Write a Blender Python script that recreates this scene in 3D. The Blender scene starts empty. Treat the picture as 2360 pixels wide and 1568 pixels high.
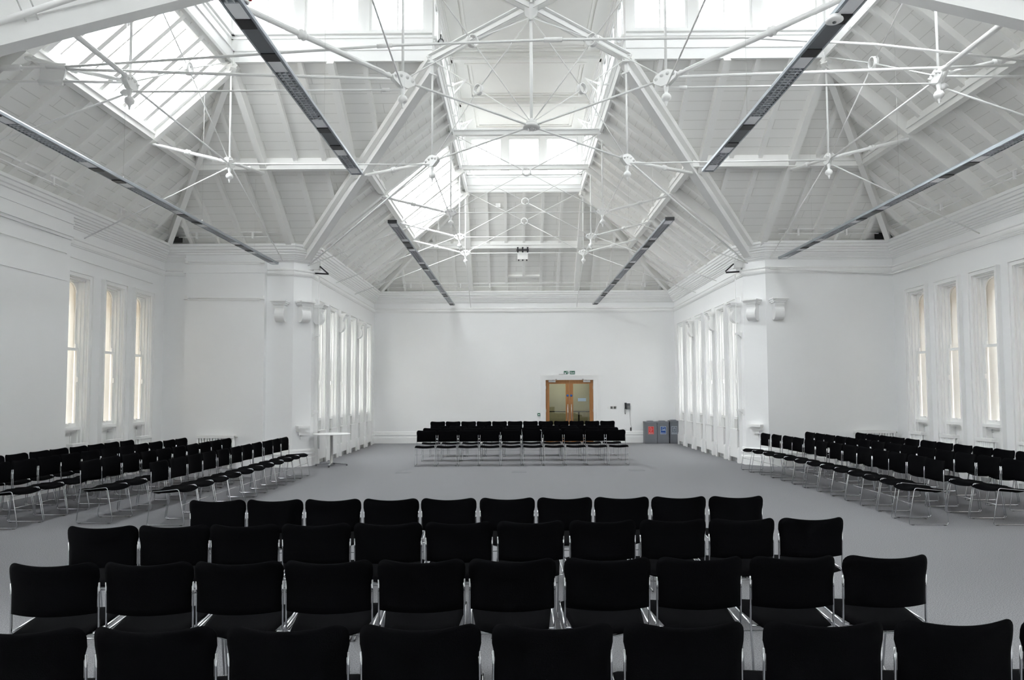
import bpy, math, random
from mathutils import Vector, Matrix
random.seed(7)
V = Vector
C = bpy.context.scene.collection
sc = bpy.context.scene
PI = math.pi

# ------------------------------------------------------------------ measured plan (metres; camera at x=0, y=0)
XN0, XN1 = -4.92, 5.455            # nave side walls
XL0, XL1 = -1.539, 2.057           # lantern edges over the nave
ZL, ZW = 7.97, 5.25                # lantern base, wall plate
Y0, Y1, Y2, Y3, Y4 = 9.1255, 12.392, 15.97, 18.484, 20.646   # truss planes
YE, YT = 23.539, 15.96             # end wall, far transept wall
XA, XB = -8.318, 8.835             # transept side walls
XLA, XLB = -5.294, 5.751           # lantern ends over the transept
ZN = 5.993                         # truss nodes
FR = 0.483                         # purlin position on the slope
YTN = Y0 - (YT - Y1)               # near transept walls
YN4 = Y0 - (Y4 - Y1); YNE = YTN - (YE - YT)
ZC = 9.80                          # lantern ceiling
XC, YC = (XL0 + XL1) / 2, (Y0 + Y1) / 2
WT = 0.45                          # wall thickness

# ------------------------------------------------------------------ materials
def new_mat(name, col, rough=0.5, metal=0.0, spec=0.5):
    m = bpy.data.materials.new(name); m.use_nodes = True
    b = m.node_tree.nodes['Principled BSDF']
    b.inputs['Base Color'].default_value = (*col, 1)
    b.inputs['Roughness'].default_value = rough
    b.inputs['Metallic'].default_value = metal
    b.inputs['Specular IOR Level'].default_value = spec
    return m
def noisy(name, col, amp, scale, rough=0.6, bump=0.0, metal=0.0, detail=3, spec=0.4, bdist=0.002):
    m = new_mat(name, col, rough, metal, spec)
    nt = m.node_tree; N = nt.nodes; L = nt.links; b = N['Principled BSDF']
    tc = N.new('ShaderNodeTexCoord'); no = N.new('ShaderNodeTexNoise')
    no.inputs['Scale'].default_value = scale; no.inputs['Detail'].default_value = detail
    L.new(tc.outputs['Object'], no.inputs['Vector'])
    r = N.new('ShaderNodeValToRGB')
    r.color_ramp.elements[0].position = 0.3; r.color_ramp.elements[1].position = 0.7
    r.color_ramp.elements[0].color = (*[max(0, c * (1 - amp)) for c in col], 1)
    r.color_ramp.elements[1].color = (*[min(1, c * (1 + amp)) for c in col], 1)
    L.new(no.outputs['Fac'], r.inputs['Fac']); L.new(r.outputs['Color'], b.inputs['Base Color'])
    if bump:
        bu = N.new('ShaderNodeBump'); bu.inputs['Strength'].default_value = bump; bu.inputs['Distance'].default_value = bdist
        L.new(no.outputs['Fac'], bu.inputs['Height']); L.new(bu.outputs['Normal'], b.inputs['Normal'])
    return m
def bricky(name, c1, c2, mortar, bw, rh, ms, rough=0.6, bump=0.4, offset=0.5, sub=None):
    m = new_mat(name, c1, rough)
    nt = m.node_tree; N = nt.nodes; L = nt.links; b = N['Principled BSDF']
    uv = N.new('ShaderNodeUVMap'); br = N.new('ShaderNodeTexBrick')
    br.inputs['Color1'].default_value = (*c1, 1); br.inputs['Color2'].default_value = (*c2, 1); br.inputs['Mortar'].default_value = (*mortar, 1)
    br.inputs['Scale'].default_value = 1.0; br.inputs['Mortar Size'].default_value = ms; br.inputs['Mortar Smooth'].default_value = 0.1
    br.inputs['Brick Width'].default_value = bw; br.inputs['Row Height'].default_value = rh; br.offset = offset
    L.new(uv.outputs['UV'], br.inputs['Vector'])
    out = br.outputs['Color']
    if sub:
        no = N.new('ShaderNodeTexNoise'); no.inputs['Scale'].default_value = sub; no.inputs['Detail'].default_value = 4
        L.new(uv.outputs['UV'], no.inputs['Vector'])
        mx = N.new('ShaderNodeMix'); mx.data_type = 'RGBA'; mx.blend_type = 'MULTIPLY'; mx.inputs['Factor'].default_value = 0.6
        rr = N.new('ShaderNodeValToRGB'); rr.color_ramp.elements[0].color = (.7, .64, .58, 1); rr.color_ramp.elements[1].color = (1, 1, 1, 1)
        rr.color_ramp.elements[0].position = .35; rr.color_ramp.elements[1].position = .6
        L.new(no.outputs['Fac'], rr.inputs['Fac']); L.new(out, mx.inputs['A']); L.new(rr.outputs['Color'], mx.inputs['B']); out = mx.outputs['Result']
    L.new(out, b.inputs['Base Color'])
    if bump:
        iv = N.new('ShaderNodeMath'); iv.operation = 'SUBTRACT'; iv.inputs[0].default_value = 1.0
        L.new(br.outputs['Fac'], iv.inputs[1])
        bu = N.new('ShaderNodeBump'); bu.inputs['Strength'].default_value = bump; bu.inputs['Distance'].default_value = 0.006
        L.new(iv.outputs[0], bu.inputs['Height']); L.new(bu.outputs['Normal'], b.inputs['Normal'])
    return m
def wood(name, c1, c2):
    m = new_mat(name, c1, 0.4)
    nt = m.node_tree; N = nt.nodes; L = nt.links; b = N['Principled BSDF']
    tc = N.new('ShaderNodeTexCoord'); mp = N.new('ShaderNodeMapping'); mp.inputs['Scale'].default_value = (14, 14, 1.2)
    no = N.new('ShaderNodeTexNoise'); no.inputs['Scale'].default_value = 3; no.inputs['Detail'].default_value = 5; no.inputs['Distortion'].default_value = .6
    r = N.new('ShaderNodeValToRGB'); r.color_ramp.elements[0].position = .3; r.color_ramp.elements[1].position = .7
    r.color_ramp.elements[0].color = (*c1, 1); r.color_ramp.elements[1].color = (*c2, 1)
    L.new(tc.outputs['Object'], mp.inputs['Vector']); L.new(mp.outputs['Vector'], no.inputs['Vector']); L.new(no.outputs['Fac'], r.inputs['Fac']); L.new(r.outputs['Color'], b.inputs['Base Color'])
    return m
def glass(name, tint=(1, 1, 1), refl=0.06):
    m = bpy.data.materials.new(name); m.use_nodes = True
    nt = m.node_tree; N = nt.nodes; L = nt.links; N.clear()
    o = N.new('ShaderNodeOutputMaterial'); mx = N.new('ShaderNodeMixShader'); t = N.new('ShaderNodeBsdfTransparent'); g = N.new('ShaderNodeBsdfGlossy')
    t.inputs['Color'].default_value = (*tint, 1); g.inputs['Roughness'].default_value = 0.02
    mx.inputs['Fac'].default_value = refl
    L.new(t.outputs[0], mx.inputs[1]); L.new(g.outputs[0], mx.inputs[2]); L.new(mx.outputs[0], o.inputs['Surface'])
    return m

M = {}
M['wall'] = noisy('white_wall_paint', (.895, .898, .90), .008, 1.3, rough=.55, bump=.02)
M['trim'] = noisy('white_gloss_trim', (.895, .896, .89), .008, 2.0, rough=.35)
M['board'] = bricky('white_painted_boards', (.885, .88, .86), (.87, .866, .845), (.70, .695, .67), 2.6, .205, .006, rough=.5, bump=.5)
M['rafter'] = noisy('white_painted_timber', (.885, .882, .865), .01, 3.0, rough=.45)
M['iron'] = noisy('white_painted_iron', (.885, .885, .875), .01, 6.0, rough=.38)
M['ceil'] = noisy('lantern_ceiling_paint', (.86, .855, .83), .01, 2.0, rough=.6)
M['carpet'] = noisy('grey_carpet', (.25, .249, .264), .34, 120, rough=.95, bump=.6, detail=2, spec=.1, bdist=.004)
M['carpet_edge'] = noisy('carpet_box_rim', (.20, .20, .212), .1, 90, rough=.9)
M['fabric'] = noisy('black_wool_fabric', (.003, .003, .0037), .25, 220, rough=.95, bump=.35, spec=.04)
M['fabric'].node_tree.nodes['Principled BSDF'].inputs['Sheen Weight'].default_value = .0
M['chrome'] = new_mat('chrome', (.60, .61, .63), .14, 1.0)
M['lamp_metal'] = noisy('silver_grey_lamp_metal', (.36, .39, .42), .03, 8, rough=.32, metal=.7)
M['lamp_grey'] = new_mat('grey_lamp_panel', (.14, .148, .16), .5)
M['lamp_white'] = new_mat('white_lamp_reflector', (.82, .83, .85), .3)
M['lamp_louvre'] = new_mat('aluminium_louvre', (.62, .64, .67), .35)
M['black'] = new_mat('black_plastic', (.012, .012, .014), .4)
M['gap_shade'] = new_mat('gap_shade_black', (.02, .02, .02), .9)
M['glass'] = glass('window_glass', (.93, .94, .94))
M['sash_glass'] = glass('dimming_sash_glass', (.70, .71, .70))  # even tint put in to hold back daylight from the side windows
M['lantern_glass'] = glass('dimming_lantern_glass', (.60, .61, .61))  # even tint put in to dim the daylight inside the lantern
M['doorglass'] = glass('tinted_door_glass', (.70, .71, .63), .10)
M['oak'] = wood('oak_veneer', (.36, .155, .05), (.46, .215, .075))
M['steel'] = new_mat('brushed_steel', (.62, .61, .59), .28, 1.0)
M['olive'] = noisy('olive_corridor_paint', (.37, .365, .29), .06, 2, rough=.7)
M['green'] = new_mat('exit_sign_green', (.012, .13, .075), .45)
M['white'] = new_mat('plain_white', (.85, .85, .85), .45)
M['signwhite'] = new_mat('sign_white', (.82, .86, .86), .4)
M['blue'] = new_mat('fire_door_blue', (.02, .13, .45), .4)
M['bluelab'] = new_mat('pale_blue_label', (.36, .46, .55), .5)
M['bin'] = noisy('grey_bin_plastic', (.165, .175, .195), .05, 5, rough=.45)
M['bindark'] = new_mat('dark_bin_inside', (.02, .02, .022), .7)
M['pred'] = new_mat('red_poster', (.62, .05, .045), .5)
M['pblue'] = new_mat('blue_poster', (.012, .075, .30), .5)
M['pgrey'] = new_mat('grey_poster', (.17, .19, .23), .5)
M['pline'] = new_mat('poster_line', (.55, .6, .66), .5)
M['phone'] = new_mat('phone_grey', (.10, .105, .115), .45)
M['socket'] = new_mat('socket_metal', (.30, .29, .28), .35, .8)
M['brick'] = bricky('pale_yellow_brick', (.27, .215, .15), (.33, .245, .155), (.13, .10, .07), .52, .17, .014, rough=.9, bump=.6, sub=.9)
M['stone'] = bricky('tan_stone_blocks', (.125, .082, .048), (.14, .09, .05), (.095, .064, .040), 1.1, .42, .006, rough=.9, bump=.3, sub=.7)
M['ground'] = noisy('pale_paving', (.42, .41, .39), .1, 1.5, rough=.9)
M['slate'] = noisy('roof_slate', (.05, .055, .06), .2, 4, rough=.7)
M['red'] = new_mat('red_plastic', (.5, .03, .03), .4)
M['dirtyiron'] = new_mat('dark_iron_strap', (.20, .15, .11), .7)

# ------------------------------------------------------------------ mesh builder
ORG = {}
def origin_of(p):
    return ORG.get(p.name, V((0, 0, 0))) if p else V((0, 0, 0))
class MB:
    def __init__(s): s.v = []; s.f = []; s.uv = []; s.sm = []; s.slabs = []
    def add(s, vs, fs, uvs=None, smooth=False):
        n = len(s.v); s.v += [V(p) for p in vs]
        for i, f in enumerate(fs):
            s.f.append([n + k for k in f]); s.uv.append(uvs[i] if uvs else None); s.sm.append(smooth)
        return s
    def boxp(s, a, b):
        x0, y0, z0 = [min(p, q) for p, q in zip(a, b)]; x1, y1, z1 = [max(p, q) for p, q in zip(a, b)]
        vs = [(x0, y0, z0), (x1, y0, z0), (x1, y1, z0), (x0, y1, z0), (x0, y0, z1), (x1, y0, z1), (x1, y1, z1), (x0, y1, z1)]
        return s.add(vs, [(0, 3, 2, 1), (4, 5, 6, 7), (0, 1, 5, 4), (1, 2, 6, 5), (2, 3, 7, 6), (3, 0, 4, 7)])
    def obox(s, o, ax, ay, az, a, b):
        """box in the frame o + u*ax + v*ay + w*az"""
        o, ax, ay, az = V(o), V(ax), V(ay), V(az)
        t = MB().boxp(a, b)
        vs = [o + ax * p.x + ay * p.y + az * p.z for p in t.v]
        fl = ax.cross(ay).dot(az) < 0
        return s.add(vs, [tuple(reversed(f)) if fl else tuple(f) for f in t.f])
    def beam(s, p0, p1, w, h, up=(0, 0, 1), drop=0.0):
        """bar from p0 to p1 whose top face centre line is p0-p1 (moved down by drop)"""
        p0, p1, up = V(p0), V(p1), V(up); d = (p1 - p0); L = d.length
        if L < 1e-4: return s
        d.normalize(); side = d.cross(up).normalized(); u = side.cross(d).normalized()
        return s.obox(p0 - u * drop, d, side, u, (0, -w / 2, -h), (L, w / 2, 0))
    def tube(s, path, r, n=8, caps=True, closed=False):
        path = [V(p) for p in path]; m = len(path)
        rs = r if isinstance(r, (list, tuple)) else [r] * m
        up = V((0, 0, 1)); vs = []; fs = []; prev = None
        for i, p in enumerate(path):
            if closed: t = path[(i + 1) % m] - path[i - 1]
            else: t = path[min(i + 1, m - 1)] - path[max(i - 1, 0)]
            if t.length < 1e-9: t = V((0, 0, 1))
            t.normalize()
            if prev is None:
                a = V((1, 0, 0)) if abs(t.z) > .9 else up
                x = t.cross(a).normalized()
            else:
                x = prev - t * prev.dot(t)
                x = x.normalized() if x.length > 1e-6 else t.orthogonal().normalized()
            prev = x; y = t.cross(x)
            for k in range(n):
                an = 2 * PI * k / n
                vs.append(p + (x * math.cos(an) + y * math.sin(an)) * rs[i])
        rng = m if closed else m - 1
        for i in range(rng):
            j = (i + 1) % m
            for k in range(n):
                k2 = (k + 1) % n
                fs.append((i * n + k, i * n + k2, j * n + k2, j * n + k))
        if caps and not closed:
            fs.append(tuple(reversed(range(n)))); fs.append(tuple((m - 1) * n + k for k in range(n)))
        return s.add(vs, fs, smooth=True)
    def lathe(s, o, axis, prof, n=16, caps=True):
        """prof: list of (radius, distance along axis)"""
        o, ax = V(o), V(axis).normalized(); x = ax.orthogonal().normalized(); y = ax.cross(x)
        vs = []; fs = []
        for r, h in prof:
            for k in range(n):
                a = 2 * PI * k / n
                vs.append(o + ax * h + (x * math.cos(a) + y * math.sin(a)) * max(r, 1e-4))
        for i in range(len(prof) - 1):
            for k in range(n):
                k2 = (k + 1) % n
                fs.append((i * n + k, i * n + k2, (i + 1) * n + k2, (i + 1) * n + k))
        if caps: fs.append(tuple(reversed(range(n)))); fs.append(tuple((len(prof) - 1) * n + k for k in range(n)))
        return s.add(vs, fs, smooth=True)
    def prism(s, poly, d):
        """planar polygon (3-D points) extruded along vector d"""
        p = [V(q) for q in poly]; d = V(d); n = len(p)
        nr = sum(((p[i]).cross(p[(i + 1) % n]) for i in range(n)), V((0, 0, 0)))
        if nr.dot(d) < 0: p.reverse()
        vs = p + [q + d for q in p]
        fs = [tuple(reversed(range(n))), tuple(range(n, 2 * n))] + [(i, (i + 1) % n, n + (i + 1) % n, n + i) for i in range(n)]
        return s.add(vs, fs)
    def slab(s, poly, along, th=0.06):
        """roof boarding: polygon extruded outwards (up), with u along 'along' and v up the slope"""
        p = [V(q) for q in poly]; n = len(p); s.slabs.append([V(q) for q in poly])
        nr = sum(((p[i] - p[0]).cross(p[(i + 1) % n] - p[0]) for i in range(n)), V((0, 0, 0))).normalized()
        if nr.z < 0: nr = -nr; p.reverse()
        u = V(along).normalized(); v = nr.cross(u); d = nr * th
        vs = p + [q + d for q in p]
        uv = [(q.dot(u), q.dot(v)) for q in vs]
        fs = [tuple(reversed(range(n))), tuple(range(n, 2 * n))] + [(i, (i + 1) % n, n + (i + 1) % n, n + i) for i in range(n)]
        return s.add(vs, fs, [[uv[k] for k in f] for f in fs])
    def sweep(s, path, prof, closed=False):
        """path: list of (x,y) with the room on the right-hand side; prof: list of (offset into room, z), mitred"""
        P = [V((a, b, 0)) for a, b in path]; m = len(P); vs = []; fs = []; k = len(prof)
        def nrm(a, b):
            t = (b - a).normalized(); return V((t.y, -t.x, 0))
        for i in range(m):
            if i == 0: n = nrm(P[0], P[1]); sc_ = 1
            elif i == m - 1: n = nrm(P[-2], P[-1]); sc_ = 1
            else:
                a, b = nrm(P[i - 1], P[i]), nrm(P[i], P[i + 1]); n = (a + b).normalized(); sc_ = 1 / max(.3, n.dot(a))
            for o, z in prof: vs.append(P[i] + n * (o * sc_) + V((0, 0, z)))
        for i in range(m - 1):
            for j in range(k):
                j2 = (j + 1) % k
                fs.append((i * k + j, (i + 1) * k + j, (i + 1) * k + j2, i * k + j2))
        fs.append(tuple(range(k))); fs.append(tuple(reversed([(m - 1) * k + j for j in range(k)])))
        return s.add(vs, fs)
    def build(s, name, mat, parent=None):
        me = bpy.data.meshes.new(name)
        o_ = origin_of(parent)
        me.from_pydata([tuple(p - o_) for p in s.v], [], s.f)
        if any(u is not None for u in s.uv):
            l = me.uv_layers.new(name='UVMap')
            for pi_, poly in enumerate(me.polygons):
                if s.uv[pi_]:
                    for li, c in zip(poly.loop_indices, s.uv[pi_]): l.data[li].uv = c
        for pi_, poly in enumerate(me.polygons): poly.use_smooth = s.sm[pi_]
        me.materials.append(mat); me.validate(); me.update()
        ob = bpy.data.objects.new(name, me); C.objects.link(ob)
        if parent: ob.parent = parent; ORG[ob.name] = o_.copy()
        return ob

def fillet(pts, r, n=4):
    pts = [V(p) for p in pts]; out = [pts[0]]
    for i in range(1, len(pts) - 1):
        a, b, c = pts[i - 1], pts[i], pts[i + 1]
        d1 = (a - b); d2 = (c - b); rr = min(r, d1.length * .45, d2.length * .45)
        q0 = b + d1.normalized() * rr; q1 = b + d2.normalized() * rr
        for k in range(n + 1):
            t = k / n; out.append(q0 * (1 - t) ** 2 + b * 2 * t * (1 - t) + q1 * t * t)
    out.append(pts[-1]); return out
def lerp(a, b, t): return V(a) * (1 - t) + V(b) * t
def tag(o, label, cat, group=None):
    o['label'] = label; o['category'] = cat
    if group: o['group'] = group
    return o
def thing(name, label, cat, loc, group=None):
    o = bpy.data.objects.new(name, None); C.objects.link(o); o.location = loc; o.empty_display_size = .1
    ORG[o.name] = V(loc)
    return tag(o, label, cat, group)
def struct(o): o['kind'] = 'structure'; return o
ORD = ['first', 'second', 'third', 'fourth', 'fifth', 'sixth', 'seventh', 'eighth', 'ninth', 'tenth', 'eleventh', 'twelfth', 'thirteenth', 'fourteenth', 'fifteenth']

# ------------------------------------------------------------------ camera
W_, H_ = 2360, 1568
F_, PI_, RO_, YA_, SX_, SY_ = 1573.05, 0.051, -0.0036, 0.0091, -4.29, 42.25
def cam_rot(p, r, y):
    Rz = Matrix.Rotation(y, 3, 'Z'); Rx = Matrix.Rotation(p, 3, 'X')
    Ry = Matrix(((math.cos(r), 0, -math.sin(r)), (0, 1, 0), (math.sin(r), 0, math.cos(r))))
    return Rz @ Rx @ Ry
R = cam_rot(PI_, RO_, YA_)
cd = bpy.data.cameras.new('camera'); cam = bpy.data.objects.new('camera', cd); C.objects.link(cam); sc.camera = cam
right, fwd, up = R.col[0], R.col[1], R.col[2]
cam.matrix_world = Matrix(((right.x, up.x, -fwd.x, 0), (right.y, up.y, -fwd.y, 0), (right.z, up.z, -fwd.z, 1.71), (0, 0, 0, 1)))
cd.sensor_fit = 'HORIZONTAL'; cd.sensor_width = 36; cd.lens = F_ / W_ * 36
cd.shift_x = -SX_ / W_; cd.shift_y = SY_ / W_
cd.clip_start = .05; cd.clip_end = 200

# ------------------------------------------------------------------ world and light
w = bpy.data.worlds.new('overcast_sky'); sc.world = w; w.use_nodes = True
bg = w.node_tree.nodes['Background']; bg.inputs['Strength'].default_value = 11.0
_N = w.node_tree.nodes; _L = w.node_tree.links                    # overcast sky: brighter overhead, dim below the horizon
_tc = _N.new('ShaderNodeTexCoord'); _sx = _N.new('ShaderNodeSeparateXYZ'); _cr = _N.new('ShaderNodeValToRGB'); _mr = _N.new('ShaderNodeMapRange')
_mr.inputs['From Min'].default_value = -1; _mr.inputs['From Max'].default_value = 1
_e = _cr.color_ramp.elements; _e[0].position = .0; _e[0].color = (.06, .06, .06, 1); _e[1].position = 1.0; _e[1].color = (.66, .675, .69, 1)
_q = _e.new(.48); _q.color = (.06, .06, .06, 1); _q = _e.new(.515); _q.color = (.34, .345, .35, 1); _q = _e.new(.70); _q.color = (.46, .47, .48, 1)
_L.new(_tc.outputs['Generated'], _sx.inputs[0]); _L.new(_sx.outputs['Z'], _mr.inputs['Value']); _L.new(_mr.outputs[0], _cr.inputs['Fac']); _L.new(_cr.outputs['Color'], bg.inputs['Color'])
sc.view_settings.view_transform = 'Standard'; sc.view_settings.look = 'None'; sc.view_settings.gamma = 1
sc.view_settings.use_curve_mapping = False; sc.view_settings.exposure = 2.03
sc.cycles.max_bounces = 11; sc.cycles.diffuse_bounces = 9; sc.cycles.glossy_bounces = 4; sc.cycles.transparent_max_bounces = 8
sc.cycles.caustics_reflective = False; sc.cycles.caustics_refractive = False
sc.cycles.use_denoising = True; sc.cycles.sample_clamp_indirect = 8

# ------------------------------------------------------------------ floor, walls
chL, chR = .33, .40
plan = [(XN0, YNE), (XN0, YTN), (XA, YTN), (XA, YT), (XN0 - chL, YT), (XN0, YT + chL), (XN0, YE), (XN1, YE), (XN1, YT + chR), (XN1 + chR, YT), (XB, YT), (XB, YTN), (XN1, YTN), (XN1, YNE)]
fl = MB(); fl.prism([(x, y, -.12) for x, y in plan], (0, 0, .12)); struct(fl.build('floor', M['carpet']))

def wall(name, p0, p1, openings, z0=-.12, z1=ZW + .04, th=WT, mat='wall', ext0=0.0, ext1=0.0):
    """room on the right-hand side going p0 -> p1; openings (u0,u1,z0,z1) along the wall"""
    p0, p1 = V((*p0, 0)), V((*p1, 0)); d = (p1 - p0); L = d.length; d.normalize(); nout = V((-d.y, d.x, 0))
    m = MB()
    def bx(u0, u1, a, b):
        if u1 - u0 > 1e-4 and b - a > 1e-4: m.obox(p0, d, nout, V((0, 0, 1)), (u0, 0, a), (u1, th, b))
    cur = -ext0
    for (u0, u1, a, b) in sorted(openings):
        bx(cur, u0, z0, z1); bx(u0, u1, z0, a); bx(u0, u1, b, z1); cur = u1
    bx(cur, L + ext1, z0, z1)
    return struct(m.build(name, M[mat]))
WO = .30                                           # half width of a window opening
side_c = [15.02 - 1.09 * k for k in range(9)]      # transept side windows
left_c = [15.02, 13.93, 12.76]
nave_c = [17.0 + 1.08 * k for k in range(6)]
SILL, HEAD = 1.10, 3.92
apr = 0.0
lw = [(c - YTN - WO, c - YTN + WO, 0.0, HEAD) for c in left_c]
wall('wall_left', (XA, YTN), (XA, YT), lw, ext0=WT, ext1=WT)
wall('wall_transept_left', (XA, YT), (XN0 - chL, YT), [])
m = MB(); m.prism([(XN0 - chL, YT, -.12), (XN0, YT + chL, -.12), (XN0 - WT, YT + WT, -.12), (XN0 - chL, YT + WT, -.12)], (0, 0, ZW + .16)); struct(m.build('wall_pier_left', M['wall']))
wall('wall_nave_left', (XN0, YT + chL), (XN0, YE), [(c - YT - chL - WO, c - YT - chL + WO, 0.0, HEAD) for c in nave_c], ext1=WT)
DX0, DX1, DZ = .975, 2.68, 2.20
wall('wall_back', (XN0, YE), (XN1, YE), [(DX0 - XN0, DX1 - XN0, 0.0, DZ)])
wall('wall_nave_right', (XN1, YE), (XN1, YT + chR), [(YE - c - WO, YE - c + WO, 0.0, HEAD) for c in nave_c], ext0=WT)
m = MB(); m.prism([(XN1 + chR, YT, -.12), (XN1, YT + chR, -.12), (XN1 + WT, YT + WT, -.12), (XN1 + chR, YT + WT, -.12)], (0, 0, ZW + .16)); struct(m.build('wall_pier_right', M['wall']))
wall('wall_transept_right', (XN1 + chR, YT), (XB, YT), [])
wall('wall_right', (XB, YT), (XB, YTN), [(YT - c - WO, YT - c + WO, 0.0, HEAD) for c in side_c], ext0=WT, ext1=WT)
wall('wall_near_right', (XB, YTN), (XN1, YTN), [])
near_c = [YTN - .95 - 1.08 * k for k in range(6)]  # unseen windows of the near arm, added to let in more daylight
wall('wall_near_nave_right', (XN1, YTN), (XN1, YNE), [(YTN - c - WO, YTN - c + WO, 0.0, HEAD) for c in near_c], ext0=-WT)
wall('wall_front', (XN1, YNE), (XN0, YNE), [], ext0=WT, ext1=WT)
wall('wall_near_nave_left', (XN0, YNE), (XN0, YTN), [(c - YNE - WO, c - YNE + WO, 0.0, HEAD) for c in near_c], ext1=-WT)
wall('wall_near_left', (XN0, YTN), (XA, YTN), [])

# boxed projections (left transept)
m = MB(); m.boxp((-7.745, YT - .14, 0), (-5.885, YT, 5.03)); m.boxp((-7.80, YT - .16, 4.55), (-5.86, YT, 4.66)); m.boxp((-7.77, YT - .15, 4.86), (-5.87, YT, 4.90))
o = struct(m.build('wall_boxed_panel', M['wall']))
m = MB()
for z, of in ((4.80, .17), (3.95, .16)):
    m.tube([(-7.72, YT - .14 - .05, z), (-5.90, YT - .14 - .05, z)], .012, 8)
    for x in (-7.70, -5.92): m.boxp((x - .05, YT - .14 - .10, z - .03), (x + .05, YT - .139, z - .015)); m.boxp((x - .03, YT - .14 - .07, z - .015), (x + .03, YT - .139, z + .05))
    m.obox((-7.72, YT - .14, z), (1, 0, 0), (0, 1, 0), (0, 0, 1), (0, -.02, -.05), (1.82, 0, -.03))
tag(m.build('wall_pipe', M['iron']), 'pair of slim white pipes across the boxed wall panel left of the left pier', 'pipe')
m = MB(); m.boxp((XA, YTN, 0), (XA + .13, 12.36, 4.55)); m.boxp((XA, YTN, 4.55), (XA + .17, 12.36, 5.2))
m.boxp((XA, YTN, 4.60), (XA + .20, 12.36, 4.66)); m.boxp((XA, YTN, 4.84), (XA + .19, 12.36, 4.88)); m.boxp((XA, YTN, 3.78), (XA + .145, 12.30, 3.84))
struct(m.build('wall_boxed_panel', M['wall']))

# mouldings that run round the room
path = [(XA, YTN), (XA, YT), (XN0 - chL, YT), (XN0, YT + chL), (XN0, YE), (XN1, YE), (XN1, YT + chR), (XN1 + chR, YT), (XB, YT), (XB, YTN)]
rail = [(0, 4.50), (.02, 4.50), (.03, 4.525), (.045, 4.525), (.055, 4.56), (.055, 4.575), (.04, 4.585), (.04, 4.61), (.06, 4.625), (.06, 4.645), (.02, 4.665), (0, 4.665)]
struct(MB().sweep(path, rail).build('trim_1', M['trim']))
corn = [(0, 4.83), (.02, 4.83), (.03, 4.86), (.055, 4.86), (.06, 4.90), (.09, 4.90), (.095, 4.935), (.12, 4.935), (.13, 4.98), (.165, 4.985), (.165, 5.03), (.20, 5.035), (.205, 5.075), (.235, 5.09), (.24, 5.15), (.27, 5.16), (.27, 5.215), (.22, 5.225), (.10, 5.25), (0, 5.25)]
struct(MB().sweep(path, corn).build('trim_2', M['trim']))
base = [(0, 0), (.045, 0), (.045, .20), (.035, .215), (.035, .27), (.05, .285), (.05, .31), (.028, .325), (.028, .37), (.014, .40), (0, .41)]
segs = [('left', [(XA, YTN), (XA, left_c[2] - .42)]), ('transept_left', [(XA, side_c[0] + .42), (XA, YT), (XN0 - chL, YT), (XN0, YT + chL), (XN0, nave_c[0] - .40)]),
        ('back_left', [(XN0, nave_c[-1] + .40), (XN0, YE), (DX0 - .16, YE)]), ('back_right', [(DX1 + .16, YE), (XN1, YE), (XN1, nave_c[-1] + .40)]),
        ('transept_right', [(XN1, nave_c[0] - .40), (XN1, YT + chR), (XN1 + chR, YT), (XB, YT), (XB, side_c[0] + .42)])]
for nm, pth in segs: struct(MB().sweep(pth, base).build('baseboard_' + nm, M['trim']))

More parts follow.
